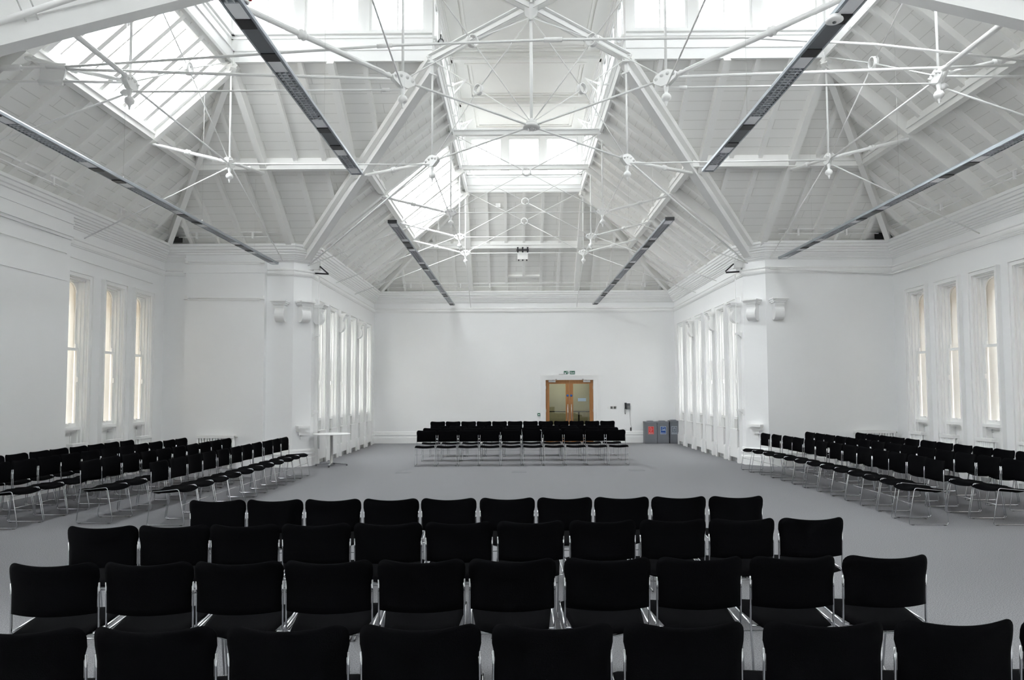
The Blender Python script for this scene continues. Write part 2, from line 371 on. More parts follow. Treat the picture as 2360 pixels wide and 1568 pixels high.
# ------------------------------------------------------------------ tall sash windows with arched heads
wn = [0]
def sash_window(o, d, nin, full=True):
    """o: point on wall face at floor, centre; d: along the wall; nin: into the room"""
    wn[0] += 1
    o, d, nin, z = V(o), V(d), V(nin), V((0, 0, 1))
    root = bpy.data.objects.new('window_%d' % wn[0], None); C.objects.link(root); root.location = o; ORG[root.name] = V(o); root['kind'] = 'structure'
    # architrave on the wall face, running to the floor
    a = MB()
    for t0, t1, pr in ((.30, .315, .025), (.315, .385, .055), (.385, .405, .08)):
        for s_ in (-1, 1):
            a.obox(o, d, nin, z, (s_ * t0, 0, 0), (s_ * t1, pr, HEAD + t1 - .30))
        a.obox(o, d, nin, z, (-t0, 0, HEAD + t0 - .30), (t0, pr, HEAD + t1 - .30))
    for s_ in (-1, 1): a.obox(o, d, nin, z, (s_ * .295, 0, 0), (s_ * .415, .11, .33)); a.obox(o, d, nin, z, (s_ * .295, 0, .33), (s_ * .41, .10, .37))
    a.build('architrave', M['trim'], root)
    # stepped jamb lining inside the reveal
    j = MB()
    for u0, u1, e0, e1 in ((.27, .30, -.42, -.02), (.247, .27, -.42, -.075)):
        for s_ in (-1, 1): j.obox(o, d, nin, z, (s_ * u0, e0, 0), (s_ * u1, e1, HEAD))
        j.obox(o, d, nin, z, (-u0, e0, HEAD - (.30 - u0)), (u0, e1, HEAD - (.30 - u1)))
    j.build('jamb', M['trim'], root)
    ap = MB()
    ap.obox(o, d, nin, z, (-.27, -.42, 0), (.27, -.20, SILL - .06))
    for s_ in (-1, 1):
        for u0, u1, z0, z1 in ((.0, .02, .30, .95), (.22, .25, .30, .95)): ap.obox(o, d, nin, z, (s_ * u0, -.20, z0), (s_ * u1, -.185, z1))
    for z0 in (.28, .93): ap.obox(o, d, nin, z, (-.25, -.20, z0), (.25, -.185, z0 + .03))
    ap.build('apron_panel', M['trim'], root)
    sl = MB(); sl.obox(o, d, nin, z, (-.30, -.42, SILL - .06), (.30, -.03, SILL)); sl.obox(o, d, nin, z, (-.28, -.2, SILL - .10), (.28, -.09, SILL - .06))
    sl.build('sill', M['trim'], root)
    mid = 2.57; f0, f1 = -.15, -.11
    # lower sash
    s1 = MB()
    for s_ in (-1, 1): s1.obox(o, d, nin, z, (s_ * .205, f0 + .02, SILL), (s_ * .247, f1 + .02, mid + .03))
    s1.obox(o, d, nin, z, (-.205, f0 + .02, SILL), (.205, f1 + .02, SILL + .07)); s1.obox(o, d, nin, z, (-.205, f0 + .02, mid - .02), (.205, f1 + .02, mid + .03))
    s1.build('lower_sash', M['trim'], root)
    # upper sash: rectangular leaf with an arched hole
    n = 12; rad = .205; spring = HEAD - .055 - rad
    outer = []; inner = []
    for k in range(n + 1):
        an = PI * k / n; inner.append((rad * math.cos(an), spring + rad * math.sin(an)))
        x = .247 * max(-1, min(1, 1.45 * math.cos(an))); outer.append((x, HEAD - .03 if abs(math.cos(an)) < .69 else spring + (HEAD - .03 - spring) * min(1, math.sin(an) / .724)))
    s2 = MB()
    for k in range(n):
        q = [outer[k], outer[k + 1], inner[k + 1], inner[k]]
        s2.prism([o + d * u + nin * (f0 - .03) + z * h for u, h in q], nin * .05)
    for s_ in (-1, 1): s2.obox(o, d, nin, z, (s_ * .205, f0 - .03, mid), (s_ * .247, f1 - .03, spring))
    s2.obox(o, d, nin, z, (-.205, f0 - .03, mid - .02), (.205, f1 - .03, mid + .03))
    for s_ in (-1, 1): s2.obox(o, d, nin, z, (s_ * .19, f1 - .03, mid), (s_ * .235, f1 + .0, mid + .11))
    s2.build('upper_sash', M['trim'], root)
    g = MB(); pts = [(-.205, SILL + .07), (.205, SILL + .07), (.205, spring)] + inner[1:-1] + [(-.205, spring)]
    g.prism([o + d * u + nin * (f0 - .005) + z * h for u, h in pts], nin * .004)
    g.build('pane', M['sash_glass'], root)
    b = MB()
    b.obox(o, d, nin, z, (.19, f1 + .02, 1.95), (.225, f1 + .06, 2.05)); b.obox(o, d, nin, z, (-.225, f1 + .02, 1.95), (-.19, f1 + .06, 2.05))
    b.obox(o, d, nin, z, (-.03, f1 + .02, SILL + .05), (.03, f1 + .05, SILL + .08))
    b.build('sash_fastener', M['trim'], root)
    return root
for c in left_c: sash_window((XA, c, 0), (0, 1, 0), (1, 0, 0))
for c in side_c: sash_window((XB, c, 0), (0, 1, 0), (-1, 0, 0))
for c in nave_c: sash_window((XN0, c, 0), (0, 1, 0), (1, 0, 0))
for c in nave_c: sash_window((XN1, c, 0), (0, 1, 0), (-1, 0, 0))
for c in near_c: sash_window((XN0, c, 0), (0, 1, 0), (1, 0, 0)); sash_window((XN1, c, 0), (0, 1, 0), (-1, 0, 0))

# ------------------------------------------------------------------ outside: what is seen through the windows
def outside(name, x, ya, yb, z1, mat, label, nx):
    m = MB(); L = yb - ya
    m.boxp((x, ya, -.3), (x + nx * .3, yb, z1))
    m.uv = [[(m.v[k].y + m.v[k].x, m.v[k].z) for k in f] for f in m.f]
    return tag(m.build(name, M[mat]), label, 'building')
outside('brick_building', -11.6, 6, 27, 8.6, 'brick', 'pale yellow brick building outside the left windows', -1)
ob = outside('stone_building', 12.3, 3, 27, 8.8, 'stone', 'tan stone building outside the right windows', 1)
m = MB(); m.boxp((12.14, 3, 3.80), (12.3, 27, 3.87)); m.boxp((12.2, 3, 3.87), (12.3, 27, 4.02)); m.boxp((12.12, 3, 4.02), (12.3, 27, 4.10)); m.uv = [[(m.v[k].y, m.v[k].z) for k in f] for f in m.f]
m.build('string_course', M['stone'], ob)
m = MB(); m.boxp((-30, -20, -.5), (30, 45, -.3)); struct(m.build('ground', M['ground']))

# ------------------------------------------------------------------ roof slopes
OV = 1.07
class Slope:
    """a(s) top edge, b(s) wall edge; along axis; top range [t0,t1] at fr 0, wall range [w0,w1] at fr 1"""
    def __init__(s, axis, ctop, cwall, t0, t1, w0, w1): s.ax = axis; s.ct = ctop; s.cw = cwall; s.t = (t0, t1); s.w = (w0, w1)
    def pt(s, along, fr, dz=0):
        c = s.ct + (s.cw - s.ct) * fr; z = ZL + (ZW - ZL) * fr + dz
        return V((c, along, z)) if s.ax == 'y' else V((along, c, z))
    def lim(s, fr): return (s.t[0] + (s.w[0] - s.t[0]) * fr, s.t[1] + (s.w[1] - s.t[1]) * fr)
    def dir(s): return V((0, 1, 0)) if s.ax == 'y' else V((1, 0, 0))
    def normal(s):
        a = s.pt(0, 0); b = s.pt(0, 1); n = (b - a).cross(s.dir()).normalized()
        return n if n.z > 0 else -n
    def quad(s, f0, f1, a=None, b=None):
        l0, l1 = s.lim(f0), s.lim(f1)
        cl = lambda v, k: v if k is None else k
        return [s.pt(l0[0] if a is None else max(l0[0], a) if a is not None else l0[0], f0), s.pt(l0[1] if b is None else min(l0[1], b), f0),
                s.pt(l1[1] if b is None else min(l1[1], b), f1), s.pt(l1[0] if a is None else max(l1[0], a), f1)]
    def fr_range(s, along):
        lo, hi = 0.0, 1.0
        t0, t1 = s.t; w0, w1 = s.w
        if along < t0:
            if w0 < t0: lo = max(lo, (along - t0) / (w0 - t0))
            else: return None
        elif along < w0: hi = min(hi, (along - t0) / (w0 - t0))
        if along > t1:
            if w1 > t1: lo = max(lo, (along - t1) / (w1 - t1))
            else: return None
        elif along > w1: hi = min(hi, (along - t1) / (w1 - t1))
        return (lo, hi) if hi - lo > .02 else None
S = {
 'nave_left': Slope('y', XL0, XN0, Y1, Y4, YT, YE), 'nave_right': Slope('y', XL1, XN1, Y1, Y4, YT, YE),
 'end': Slope('x', Y4, YE, XL0, XL1, XN0, XN1),
 'tl_far': Slope('x', Y1, YT, XLA, XL0, XA, XN0), 'tl_near': Slope('x', Y0, YTN, XLA, XL0, XA, XN0), 'tl_end': Slope('y', XLA, XA, Y0, Y1, YTN, YT),
 'tr_far': Slope('x', Y1, YT, XL1, XLB, XN1, XB), 'tr_near': Slope('x', Y0, YTN, XL1, XLB, XN1, XB), 'tr_end': Slope('y', XLB, XB, Y0, Y1, YTN, YT),
 'near_left': Slope('y', XL0, XN0, YN4, Y0, YNE, YTN), 'near_right': Slope('y', XL1, XN1, YN4, Y0, YNE, YTN), 'near_end': Slope('x', YN4, YNE, XL0, XL1, XN0, XN1)}
sky = {'nave_left': (16.15, 20.55), 'tl_end': (9.40, 12.30), 'near_left': (1.4, 4.6), 'tr_near': (3.9, 5.6)}  # near_left and tr_near are unseen rooflights added to brighten the room
principals = {'nave_left': (Y2, Y3, Y4), 'nave_right': (Y2, Y3, Y4), 'end': (XL0, XL1), 'tl_far': (XLA, -3.42), 'tr_far': (XLB, 3.9), 'tl_end': (Y0, Y1), 'tr_end': (Y0, Y1)}
ncell = {'end': .585}
for key, s in S.items():
    m = MB()
    if key in sky:
        a, b = sky[key]
        m.slab(s.quad(FR, OV), s.dir())
        m.slab(s.quad(0, .045), s.dir())
        l0, l1 = s.lim(.045), s.lim(FR)
        if a > max(l0[0], l1[0]): m.slab([s.pt(l0[0], .045), s.pt(a, .045), s.pt(a, FR), s.pt(l1[0], FR)], s.dir())
        elif a > l0[0]: m.slab([s.pt(l0[0], .045), s.pt(a, .045), s.pt(a, FR), s.pt(min(l1[0], a), FR)], s.dir())
        m.slab([s.pt(b, .045), s.pt(l0[1], .045), s.pt(l1[1], FR), s.pt(b, FR)], s.dir())
    else: m.slab(s.quad(0, OV), s.dir())
    root = struct(m.build('ceiling', M['board']))
    up_ = s.normal()
    sl_ = MB()
    for f_ in m.slabs: sl_.slab([p + up_ * .062 for p in f_], s.dir(), .03)
    sl_.build('added_slate_layer', M['slate'], root)  # unseen dark layer added to cut light bouncing off the boards into the lantern
    vis = not key.startswith('near')
    # rafters
    lo, hi = min(s.t[0], s.w[0]), max(s.t[1], s.w[1])
    cen = (s.t[0] + s.t[1]) / 2; sp = ncell.get(key, .60)
    k0 = int((lo - cen) / sp) - 1; k1 = int((hi - cen) / sp) + 1
    pr_ = principals.get(key, ())
    if vis:
        for k in range(k0, k1 + 1):
            al = cen + k * sp
            if any(abs(al - q) < .16 for q in pr_): continue
            fr = s.fr_range(al)
            if not fr: continue
            f0, f1 = fr
            if key == 'end' and k == 0:
                MB().beam(s.pt(al, f0), s.pt(al, .83), .085, .10, up_).build('rafter', M['rafter'], root); continue
            insky = key in sky and sky[key][0] < al < sky[key][1]
            if insky:
                MB().beam(s.pt(al, FR), s.pt(al, f1), .085, .10, up_).build('rafter', M['rafter'], root)
            else:
                MB().beam(s.pt(al, f0), s.pt(al, f1), .085, .10, up_).build('rafter', M['rafter'], root)
        for al in pr_:
            fr = s.fr_range(al)
            if fr: MB().beam(s.pt(al, fr[0]), s.pt(al, fr[1]), .13, .22, up_).build('principal_rafter', M['rafter'], root)
        # purlin with a thin cap above it
        l = s.lim(FR); mm = MB(); mm.beam(s.pt(l[0], FR), s.pt(l[1], FR), .14, .24, (0, 0, 1)); mm.beam(s.pt(l[0], FR, -.10), s.pt(l[1], FR, -.10), .20, .04, (0, 0, 1))
        mm.build('purlin', M['rafter'], root)
        if key == 'end':
            MB().beam(s.pt(cen - sp, .83), s.pt(cen + sp, .83), .07, .10, up_).build('hatch_trimmer', M['rafter'], root)
    if key in sky:
        a, b = sky[key]
        g = MB(); g.prism([s.pt(a, .045, .035), s.pt(b, .045, .035), s.pt(b, FR, .035), s.pt(a, FR, .035)], up_ * .006); 
        wn[0] += 1
        wr = g.build('window_%d' % wn[0], M['glass']); struct(wr); wr.name = 'window_%d' % wn[0]
        n = max(2, round((b - a) / .31)); 
        for k in range(n + 1):
            al = a + (b - a) * k / n
            thick = k % 2 == 0
            MB().beam(s.pt(al, .03, .03 if not thick else .0), s.pt(al, FR, .03 if not thick else .0), .085 if thick else .034, .08 if thick else .04, up_).build('glazing_bar', M['rafter'], wr)
        f = MB()
        for al in (a, b): f.beam(s.pt(al, .03, .01), s.pt(al, FR, .01), .09, .12, up_)
        f.beam(s.pt(a, FR - .01, .05), s.pt(b, FR - .01, .05), .10, .12, (0, 0, 1)); f.beam(s.pt(a, .05, .05), s.pt(b, .05, .05), .10, .10, (0, 0, 1))
        f.build('skylight_frame', M['trim'], wr)
# hips as part of the boards' structure
for nm, a, b in (('hip', (XLA, Y1, ZL), (XA, YT, ZW)), ('hip', (XLB, Y1, ZL), (XB, YT, ZW)), ('hip', (XL0, Y4, ZL), (XN0, YE, ZW)), ('hip', (XL1, Y4, ZL), (XN1, YE, ZW)), ('hip', (XLA, Y0, ZL), (XA, YTN, ZW)), ('hip', (XLB, Y0, ZL), (XB, YTN, ZW))):
    mm = MB(); mm.beam(a, b, .11, .26); struct(mm.build('ceiling', M['rafter']))
# near-black boxes painting the shade of gaps where hips meet wall corners
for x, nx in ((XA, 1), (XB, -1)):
    m = MB(); m.boxp((x + nx * .30, YT - .30, 5.255), (x + nx * .52, YT - .22, 5.38)); struct(m.build('painted_gap_shade', M['gap_shade']))

# valley beams: far pair plain, near pair deepening towards the piers
def valley(a, b, h0, h1, label, wd=.17):
    a, b = V(a), V(b)
    t = thing('valley_beam', label, 'beam', b, 'valley beams of the crossing')
    d = (b - a); d2 = V((d.x, d.y, 0)).normalized(); side = V((-d2.y, d2.x, 0))
    wbm = MB(); q = [a + V((0, 0, .03)), b + V((0, 0, .03)), b - V((0, 0, h1)), a - V((0, 0, h0))]
    wbm.prism([p - side * .035 for p in q], side * .07); wbm.build('web', M['iron'], t)
    f = MB(); up_ = V((0, 0, 1))
    f.beam(a - V((0, 0, h0)), b - V((0, 0, h1)), wd, .05); f.build('bottom_flange', M['iron'], t)
    f = MB(); f.beam(a - V((0, 0, .03)), b - V((0, 0, .03)), wd + .12, .10); f.build('top_plate', M['rafter'], t)
    return t
valley((XL0, Y1, ZL), (XN0, YT, ZW), .30, .34, 'straight white valley beam rising from the far left pier')
valley((XL1, Y1, ZL), (XN1, YT, ZW), .30, .34, 'straight white valley beam rising from the far right pier')
for (x, xw, sd) in ((XL0, XN0, 'left'), (XL1, XN1, 'right')):
    a, b = V((x, Y0, ZL)), V((xw, YTN, ZW)); Ls = math.hypot(xw - x, YTN - Y0)
    t = thing('valley_beam', 'deep white beam cutting across the top %s corner of the view' % sd, 'beam', b, 'valley beams of the crossing')
    d2 = V((xw - x, YTN - Y0, 0)).normalized(); side = V((-d2.y, d2.x, 0))
    zb = lambda s_: 7.92 - .70 * s_
    A0, B0 = V((x, Y0, zb(0))), V((xw, YTN, zb(Ls)))
    m = MB(); m.prism([p + o_ for p, o_ in ((a, -side * .12), (b, -side * .12), (B0 + V((0, 0, .2)), -side * .12), (A0 + V((0, 0, .2)), -side * .12))], side * .24); m.build('web', M['iron'], t)
    m = MB(); m.beam(A0 + V((0, 0, .16)), B0 + V((0, 0, .16)), .34, .16); m.beam(A0 + V((0, 0, .195)), B0 + V((0, 0, .195)), .44, .035); m.build('bottom_flange', M['iron'], t)
    m = MB()
    for s_ in (-1, 1): m.beam(A0 + V((0, 0, .24)) + side * s_ * .135, B0 + V((0, 0, .24)) + side * s_ * .135, .05, .05)
    m.build('edge_bead', M['iron'], t)

# ------------------------------------------------------------------ lantern
def lantern_wall(name, p0, p1, n, mat='trim', detail=True):
    """room on the right-hand side of p0 -> p1"""
    p0, p1 = V((*p0, 0)), V((*p1, 0)); d = p1 - p0; L = d.length; d.normalize(); nout = V((-d.y, d.x, 0)); nin = -nout; z = V((0, 0, 1))
    bay = (L - .10) / n; ow = bay - .18; zs, zt = 8.47, 9.58
    m = MB()
    def bx(u0, u1, a, b, t0=0, t1=.14): m.obox(p0, d, nout, z, (u0, t0, a), (u1, t1, b))
    bx(-.0, L, ZL - .02, zs); bx(0, L, zt, ZC + .05)
    cur = 0; cs = []
    for k in range(n):
        c = .05 + bay * (k + .5); cs.append(c); bx(cur, c - ow / 2, zs, zt); cur = c + ow / 2
    bx(cur, L, zs, zt)
    # stepped curb and sill mouldings inside
    for a, b, pr in ((ZL - .10, ZL + .10, .06), (ZL + .10, ZL + .125, .085), (8.33, 8.37, .03), (8.40, 8.45, .06), (9.66, 9.72, .03), (9.74, 9.80, .06)):
        bx(0, L, a, b, -pr, 0)
    root = struct(m.build(name, M[mat]))
    for c in cs:
        wn[0] += 1
        o = p0 + d * c
        f = MB(); t = .045
        for s_ in (-1, 1): f.obox(o, d, nout, z, (s_ * (ow / 2 - t), .03, zs), (s_ * ow / 2, .09, zt))
        f.obox(o, d, nout, z, (-ow / 2 + t, .03, zs), (ow / 2 - t, .09, zs + .05)); f.obox(o, d, nout, z, (-ow / 2 + t, .03, zt - t), (ow / 2 - t, .09, zt))
        f.obox(o, d, nout, z, (-ow / 2 - .03, -.02, zs - .025), (ow / 2 + .03, .03, zs))
        r = struct(f.build('window_%d' % wn[0], M['trim']))
        f = MB(); f.obox(o, d, nout, z, (-.011, .04, zs + .05), (.011, .075, zt - t)); f.build('glazing_bar', M['trim'], r)
        g = MB(); g.obox(o, d, nout, z, (-ow / 2 + t, .056, zs + .05), (ow / 2 - t, .06, zt - t)); g.build('pane', M['lantern_glass'], r)
lantern_wall('wall_lantern_left', (XL0, Y1 + .14), (XL0, Y4), 7)
lantern_wall('wall_lantern_end', (XL0, Y4), (XL1, Y4), 3)
lantern_wall('wall_lantern_right', (XL1, Y4), (XL1, Y1 + .14), 7)
lantern_wall('wall_lantern_transept_left', (XLA, Y1), (XL0, Y1), 3)
lantern_wall('wall_lantern_transept_left', (XLA, Y0), (XLA, Y1), 3)
lantern_wall('wall_lantern_transept_left', (XL0, Y0), (XLA, Y0), 3)
lantern_wall('wall_lantern_transept_right', (XL1, Y1), (XLB, Y1), 3)
lantern_wall('wall_lantern_transept_right', (XLB, Y1), (XLB, Y0), 3)
lantern_wall('wall_lantern_transept_right', (XLB, Y0), (XL1, Y0), 3)
lantern_wall('wall_lantern_near', (XL0, YN4), (XL0, Y0 - .14), 7)
lantern_wall('wall_lantern_near', (XL1, Y0 - .14), (XL1, YN4), 7)
lantern_wall('wall_lantern_near', (XL1, YN4), (XL0, YN4), 3)
m = MB()
m.boxp((XL0 - .2, YN4 - .2, ZC), (XL1 + .2, Y4 + .2, ZC + .1)); m.boxp((XLA - .2, Y0 - .2, ZC), (XL0 - .2, Y1 + .2, ZC + .1)); m.boxp((XL1 + .2, Y0 - .2, ZC), (XLB + .2, Y1 + .2, ZC + .1))
cl = struct(m.build('ceiling', M['ceil']))
def coffer(x0, x1, y0, y1):
    m = MB()
    for ins, pr, wd in ((.30, .05, .06), (.40, .025, .05)):
        a, b, c, d_ = x0 + ins, x1 - ins, y0 + ins, y1 - ins
        m.boxp((a, c, ZC - pr), (b, c + wd, ZC)); m.boxp((a, d_ - wd, ZC - pr), (b, d_, ZC)); m.boxp((a, c + wd, ZC - pr), (a + wd, d_ - wd, ZC)); m.boxp((b - wd, c + wd, ZC - pr), (b, d_ - wd, ZC))
    m.build('coffer_moulding', M['ceil'], cl)
for a, b in ((Y0, Y1), (Y1, Y2), (Y2, Y3), (Y3, Y4), (Y0 - 3.5, Y0)): coffer(XL0, XL1, a, b)
coffer(XLA, XL0, Y0, Y1); coffer(XL1, XLB, Y0, Y1)
for y in (Y1, Y2, Y3, Y0):
    m = MB(); m.boxp((XL0, y - .16, ZC - .10), (XL1, y + .16, ZC)); m.boxp((XL0, y - .08, ZC - .14), (XL1, y + .08, ZC - .10)); m.build('ceiling_rib', M['ceil'], cl)

# ------------------------------------------------------------------ iron trusses
def rod(parent, name, a, b, r, mat='iron', n=8): return MB().tube([a, b], r, n).build(name, M[mat], parent)
def ring(parent, c, axis, r=.09, tube=.014, depth=.06):
    c, ax = V(c), V(axis).normalized(); m = MB(); m.lathe(c - ax * depth / 2, ax, [(r - tube, 0), (r, 0), (r, depth), (r - tube, depth), (r - tube, 0)], 20, False)
    x = ax.cross(V((0, 0, 1))); x = x.normalized() if x.length > .1 else V((1, 0, 0)); y = ax.cross(x)
    for sx_ in (-1, 1):
        for sy_ in (-1, 1): m.lathe(c + (x * sx_ * .62 + y * sy_ * .62) * r * .82, (x * sx_ + y * sy_), [(.014, -.016), (.014, .012)], 8)
    return m.build('ring', M['iron'], parent)
def pendant(parent, p):
    p = V(p); m = MB()
    m.lathe(p, (0, 0, -1), [(.03, -.02), (.035, .02), (.028, .05), (.022, .08), (.026, .10), (.05, .115), (.066, .145), (.062, .18), (.035, .205), (.02, .215), (.022, .23), (.012, .245), (.012, .265), (.004, .285)], 14)
    return m.build('pendant', M['iron'], parent)
def gusset(parent, p, axis, wdt=.34, hgt=.20):
    """pair of plates with bolts; axis = direction the plate runs"""
    p, a = V(p), V(axis).normalized(); nrm = a.cross(V((0, 0, 1))).normalized(); z = V((0, 0, 1)); m = MB()
    pts = [(-.5, .05), (-.42, .28), (-.12, .5), (.12, .5), (.42, .28), (.5, .05), (.46, -.18), (.16, -.5), (-.16, -.5), (-.46, -.18)]
    for s_ in (-1, 1):
        m.prism([p + a * (u * wdt) + z * (v * hgt) + nrm * (s_ * .026) for u, v in pts], nrm * (s_ * .014))
        for u, v in ((-.36, .06), (-.13, .2), (.13, .2), (.36, .06)): m.lathe(p + a * (u * wdt) + z * (v * hgt) + nrm * (s_ * .03), nrm * s_, [(.026, 0), (.026, .018), (.014, .02), (.014, .04)], 8)
    m.boxp(p - V((.03, .03, .1)), p + V((.03, .03, .06)))
    return m.build('gusset_plate', M['iron'], parent)
def strut(parent, a, b, r=.03):
    a, b = V(a), V(b); d = b - a; L = d.length
    m = MB(); m.lathe(a, d, [(r * .7, .0), (r * 1.25, .06), (r * .8, .10), (r, .14), (r * 1.12, L * .5), (r, L - .14), (r * .8, L - .10), (r * 1.25, L - .06), (r * .7, L)], 12)
    # flutes
    ax = d.normalized(); x = ax.orthogonal().normalized(); y = ax.cross(x)
    for k in range(4):
        an = PI / 4 + PI / 2 * k; o_ = (x * math.cos(an) + y * math.sin(an)) * r
        m.beam(a + ax * .14 + o_, b - ax * .14 + o_, .008, .008, o_, -.004)
    s_ = m.build('strut', M['iron'], parent)
    mid = a + d * .5
    MB().lathe(mid - ax * .06, ax, [(r * 1.1, 0), (r * 1.9, .03), (r * 1.9, .045), (r * 1.5, .06), (r * 1.9, .075), (r * 1.9, .09), (r * 1.1, .12)], 12).build('collar', M['iron'], s_)
    return s_
def bracket(parent, p, s_=.10):
    p = V(p); m = MB(); m.boxp(p - V((s_, s_, .09)), p + V((s_, s_, .05)))
    for dx in (-.6, .6):
        for dz in (-.05, .02): m.lathe(p + V((dx * s_, -s_, dz)), (0, -1, 0), [(.02, 0), (.016, .02)], 6)
    return m.build('connection_bracket', M['iron'], parent)
T = lambda x, y, dz=-.06: V((x, y, ZL + dz))
N = lambda x, y, dz=0: V((x, y, ZN + dz))
def post(parent, x, y): return rod(parent, 'post', T(x, y), N(x, y, .05), .018, n=10)
def purl(key, al, fr=FR, dz=-.30): return S[key].pt(al, fr, dz)

tl = ['nearest nave truss beyond the crossing', 'middle nave truss', 'farthest nave truss at the lantern end']
for i, y in enumerate((Y2, Y3, Y4)):
    t = thing('roof_truss', 'white iron rod truss with ring, ' + tl[i], 'roof truss', (XC, y, ZN), 'nave roof trusses')
    for x, key, xw, sg in ((XL0, 'nave_left', XN0, -1), (XL1, 'nave_right', XN1, 1)):
        post(t, x, y); gusset(t, N(x, y), (1, 0, 0), .30, .17); pendant(t, N(x, y, -.09)); bracket(t, T(x, y), .07)
        strut(t, N(x, y) + V((sg * .15, 0, .02)), purl(key, y, FR + .0, -.27), .026)
        rod(t, 'anchor_rod', N(x, y, -.03) + V((sg * .15, 0, 0)), (xw, y, 4.74), .0115)
    rod(t, 'tie_rod', N(XL0, y, -.01), N(XL1, y, -.01), .0115)
    m = MB(); m.boxp((XL0, y - .05, ZL - .12), (XL1, y + .05, ZL - .02)); m.boxp((XL0, y - .08, ZL - .02), (XL1, y + .08, ZL + .0)); m.build('top_beam', M['iron'], t)
    c = V((XC, y, (ZL + ZN) / 2 - .02)); ring(t, c, (0, 1, 0), .105, .02, .05)
    for a in (T(XL0, y), T(XL1, y), N(XL0, y), N(XL1, y)): rod(t, 'brace_rod', a, c + (a - c).normalized() * .08, .010)

t = thing('crossing_truss', 'white iron crossing truss with central hub disc and four radiating rods', 'roof truss', (XC, YC, ZN))
CB, CT = V((XC, YC, ZN)), V((XC, YC, 7.99))
rod(t, 'king_post', CB, CT - V((0, 0, .18)), .025, n=12)
MB().lathe(CB, (0, 0, 1), [(.05, -.045), (.07, -.04), (.135, -.03), (.14, -.01), (.135, .012), (.07, .015), (.07, .05), (.085, .055), (.085, .07), (.05, .075), (.035, .12)], 24).build('hub_disc', M['iron'], t)
m = MB(); m.lathe(CT - V((0, 0, .26)), (0, 0, 1), [(.035, 0), (.05, .02), (.05, .07), (.10, .11), (.12, .2), (.12, .32), (.07, .36)], 16)
for k in range(8):
    an = k * PI / 4; q = V((math.cos(an), math.sin(an), 0)); m.boxp(CT + q * .14 - V((.02, .02, .04)), CT + q * .14 + V((.02, .02, .03)))
m.build('crown_node', M['iron'], t)
m = MB()
for k in range(6): m.lathe(CB - V((0, 0, .045)) + V((math.cos(k * PI / 3) * .055, math.sin(k * PI / 3) * .055, 0)), (0, 0, -1), [(.014, 0), (.014, .02)], 6)
m.build('hub_bolts', M['iron'], t)
for x, y in ((XL0, Y1), (XL1, Y1), (XL0, Y0), (XL1, Y0)):
    sx_ = -1 if x < XC else 1; far = y == Y1
    tp, nd = T(x, y), N(x, y)
    dg = (V((XC, YC, 0)) - V((x, y, 0))).normalized(); sd = V((-dg.y, dg.x, 0))
    # diagonal beam made of two angles
    m = MB()
    for s_ in (-1, 1): m.beam(tp + V((0, 0, .06)) + sd * s_ * .055, CT + V((0, 0, .0)) + sd * s_ * .055 - dg * .1, .02, .10); m.beam(tp + V((0, 0, .07)) + sd * s_ * .085, CT + V((0, 0, .01)) + sd * s_ * .085 - dg * .1, .07, .018)
    m.build('diagonal_beam', M['iron'], t)
    post(t, x, y); gusset(t, nd, dg, .36, .21); pendant(t, N(x, y, -.11)); bracket(t, tp, .085)
    rod(t, 'radial_rod', nd + dg * .16, CB - dg * .10, .017)
    c = (tp + CB) / 2 * .5 + (CT + nd) / 2 * .5; ring(t, c, sd, .095, .014, .075)
    rod(t, 'brace_rod', tp, c + (tp - c).normalized() * .07, .0095); rod(t, 'brace_rod', CB + V((0, 0, .05)), c + (CB - c).normalized() * .07, .0095)
    rod(t, 'brace_rod', CT - V((0, 0, .2)), c + (CT - c).normalized() * .07, .0095); rod(t, 'brace_rod', nd, c + (nd - c).normalized() * .07, .0095)
    if far:
        b = V((x, Y1, 0)).lerp(V((XN0 if sx_ < 0 else XN1, YT, 0)), FR); b.z = 6.30
        strut(t, nd - dg * .17, b, .03)
        w_ = V((XN0 if sx_ < 0 else XN1, YT, 0)) + V((-sx_ * .06, .05, 4.80)); rod(t, 'anchor_rod', nd - dg * .14 - V((0, 0, .04)), w_, .019)
    else:
        b = nd + V((sx_ * 1.72, -1.72, .10)); b2 = V((x + sx_ * 1.95, Y0 - 2.06, 6.12)); strut(t, nd - dg * .17, b2, .032)
        rod(t, 'anchor_rod', N(x, y, -.12), (x, Y0 - 3.0, 6.0), .012)
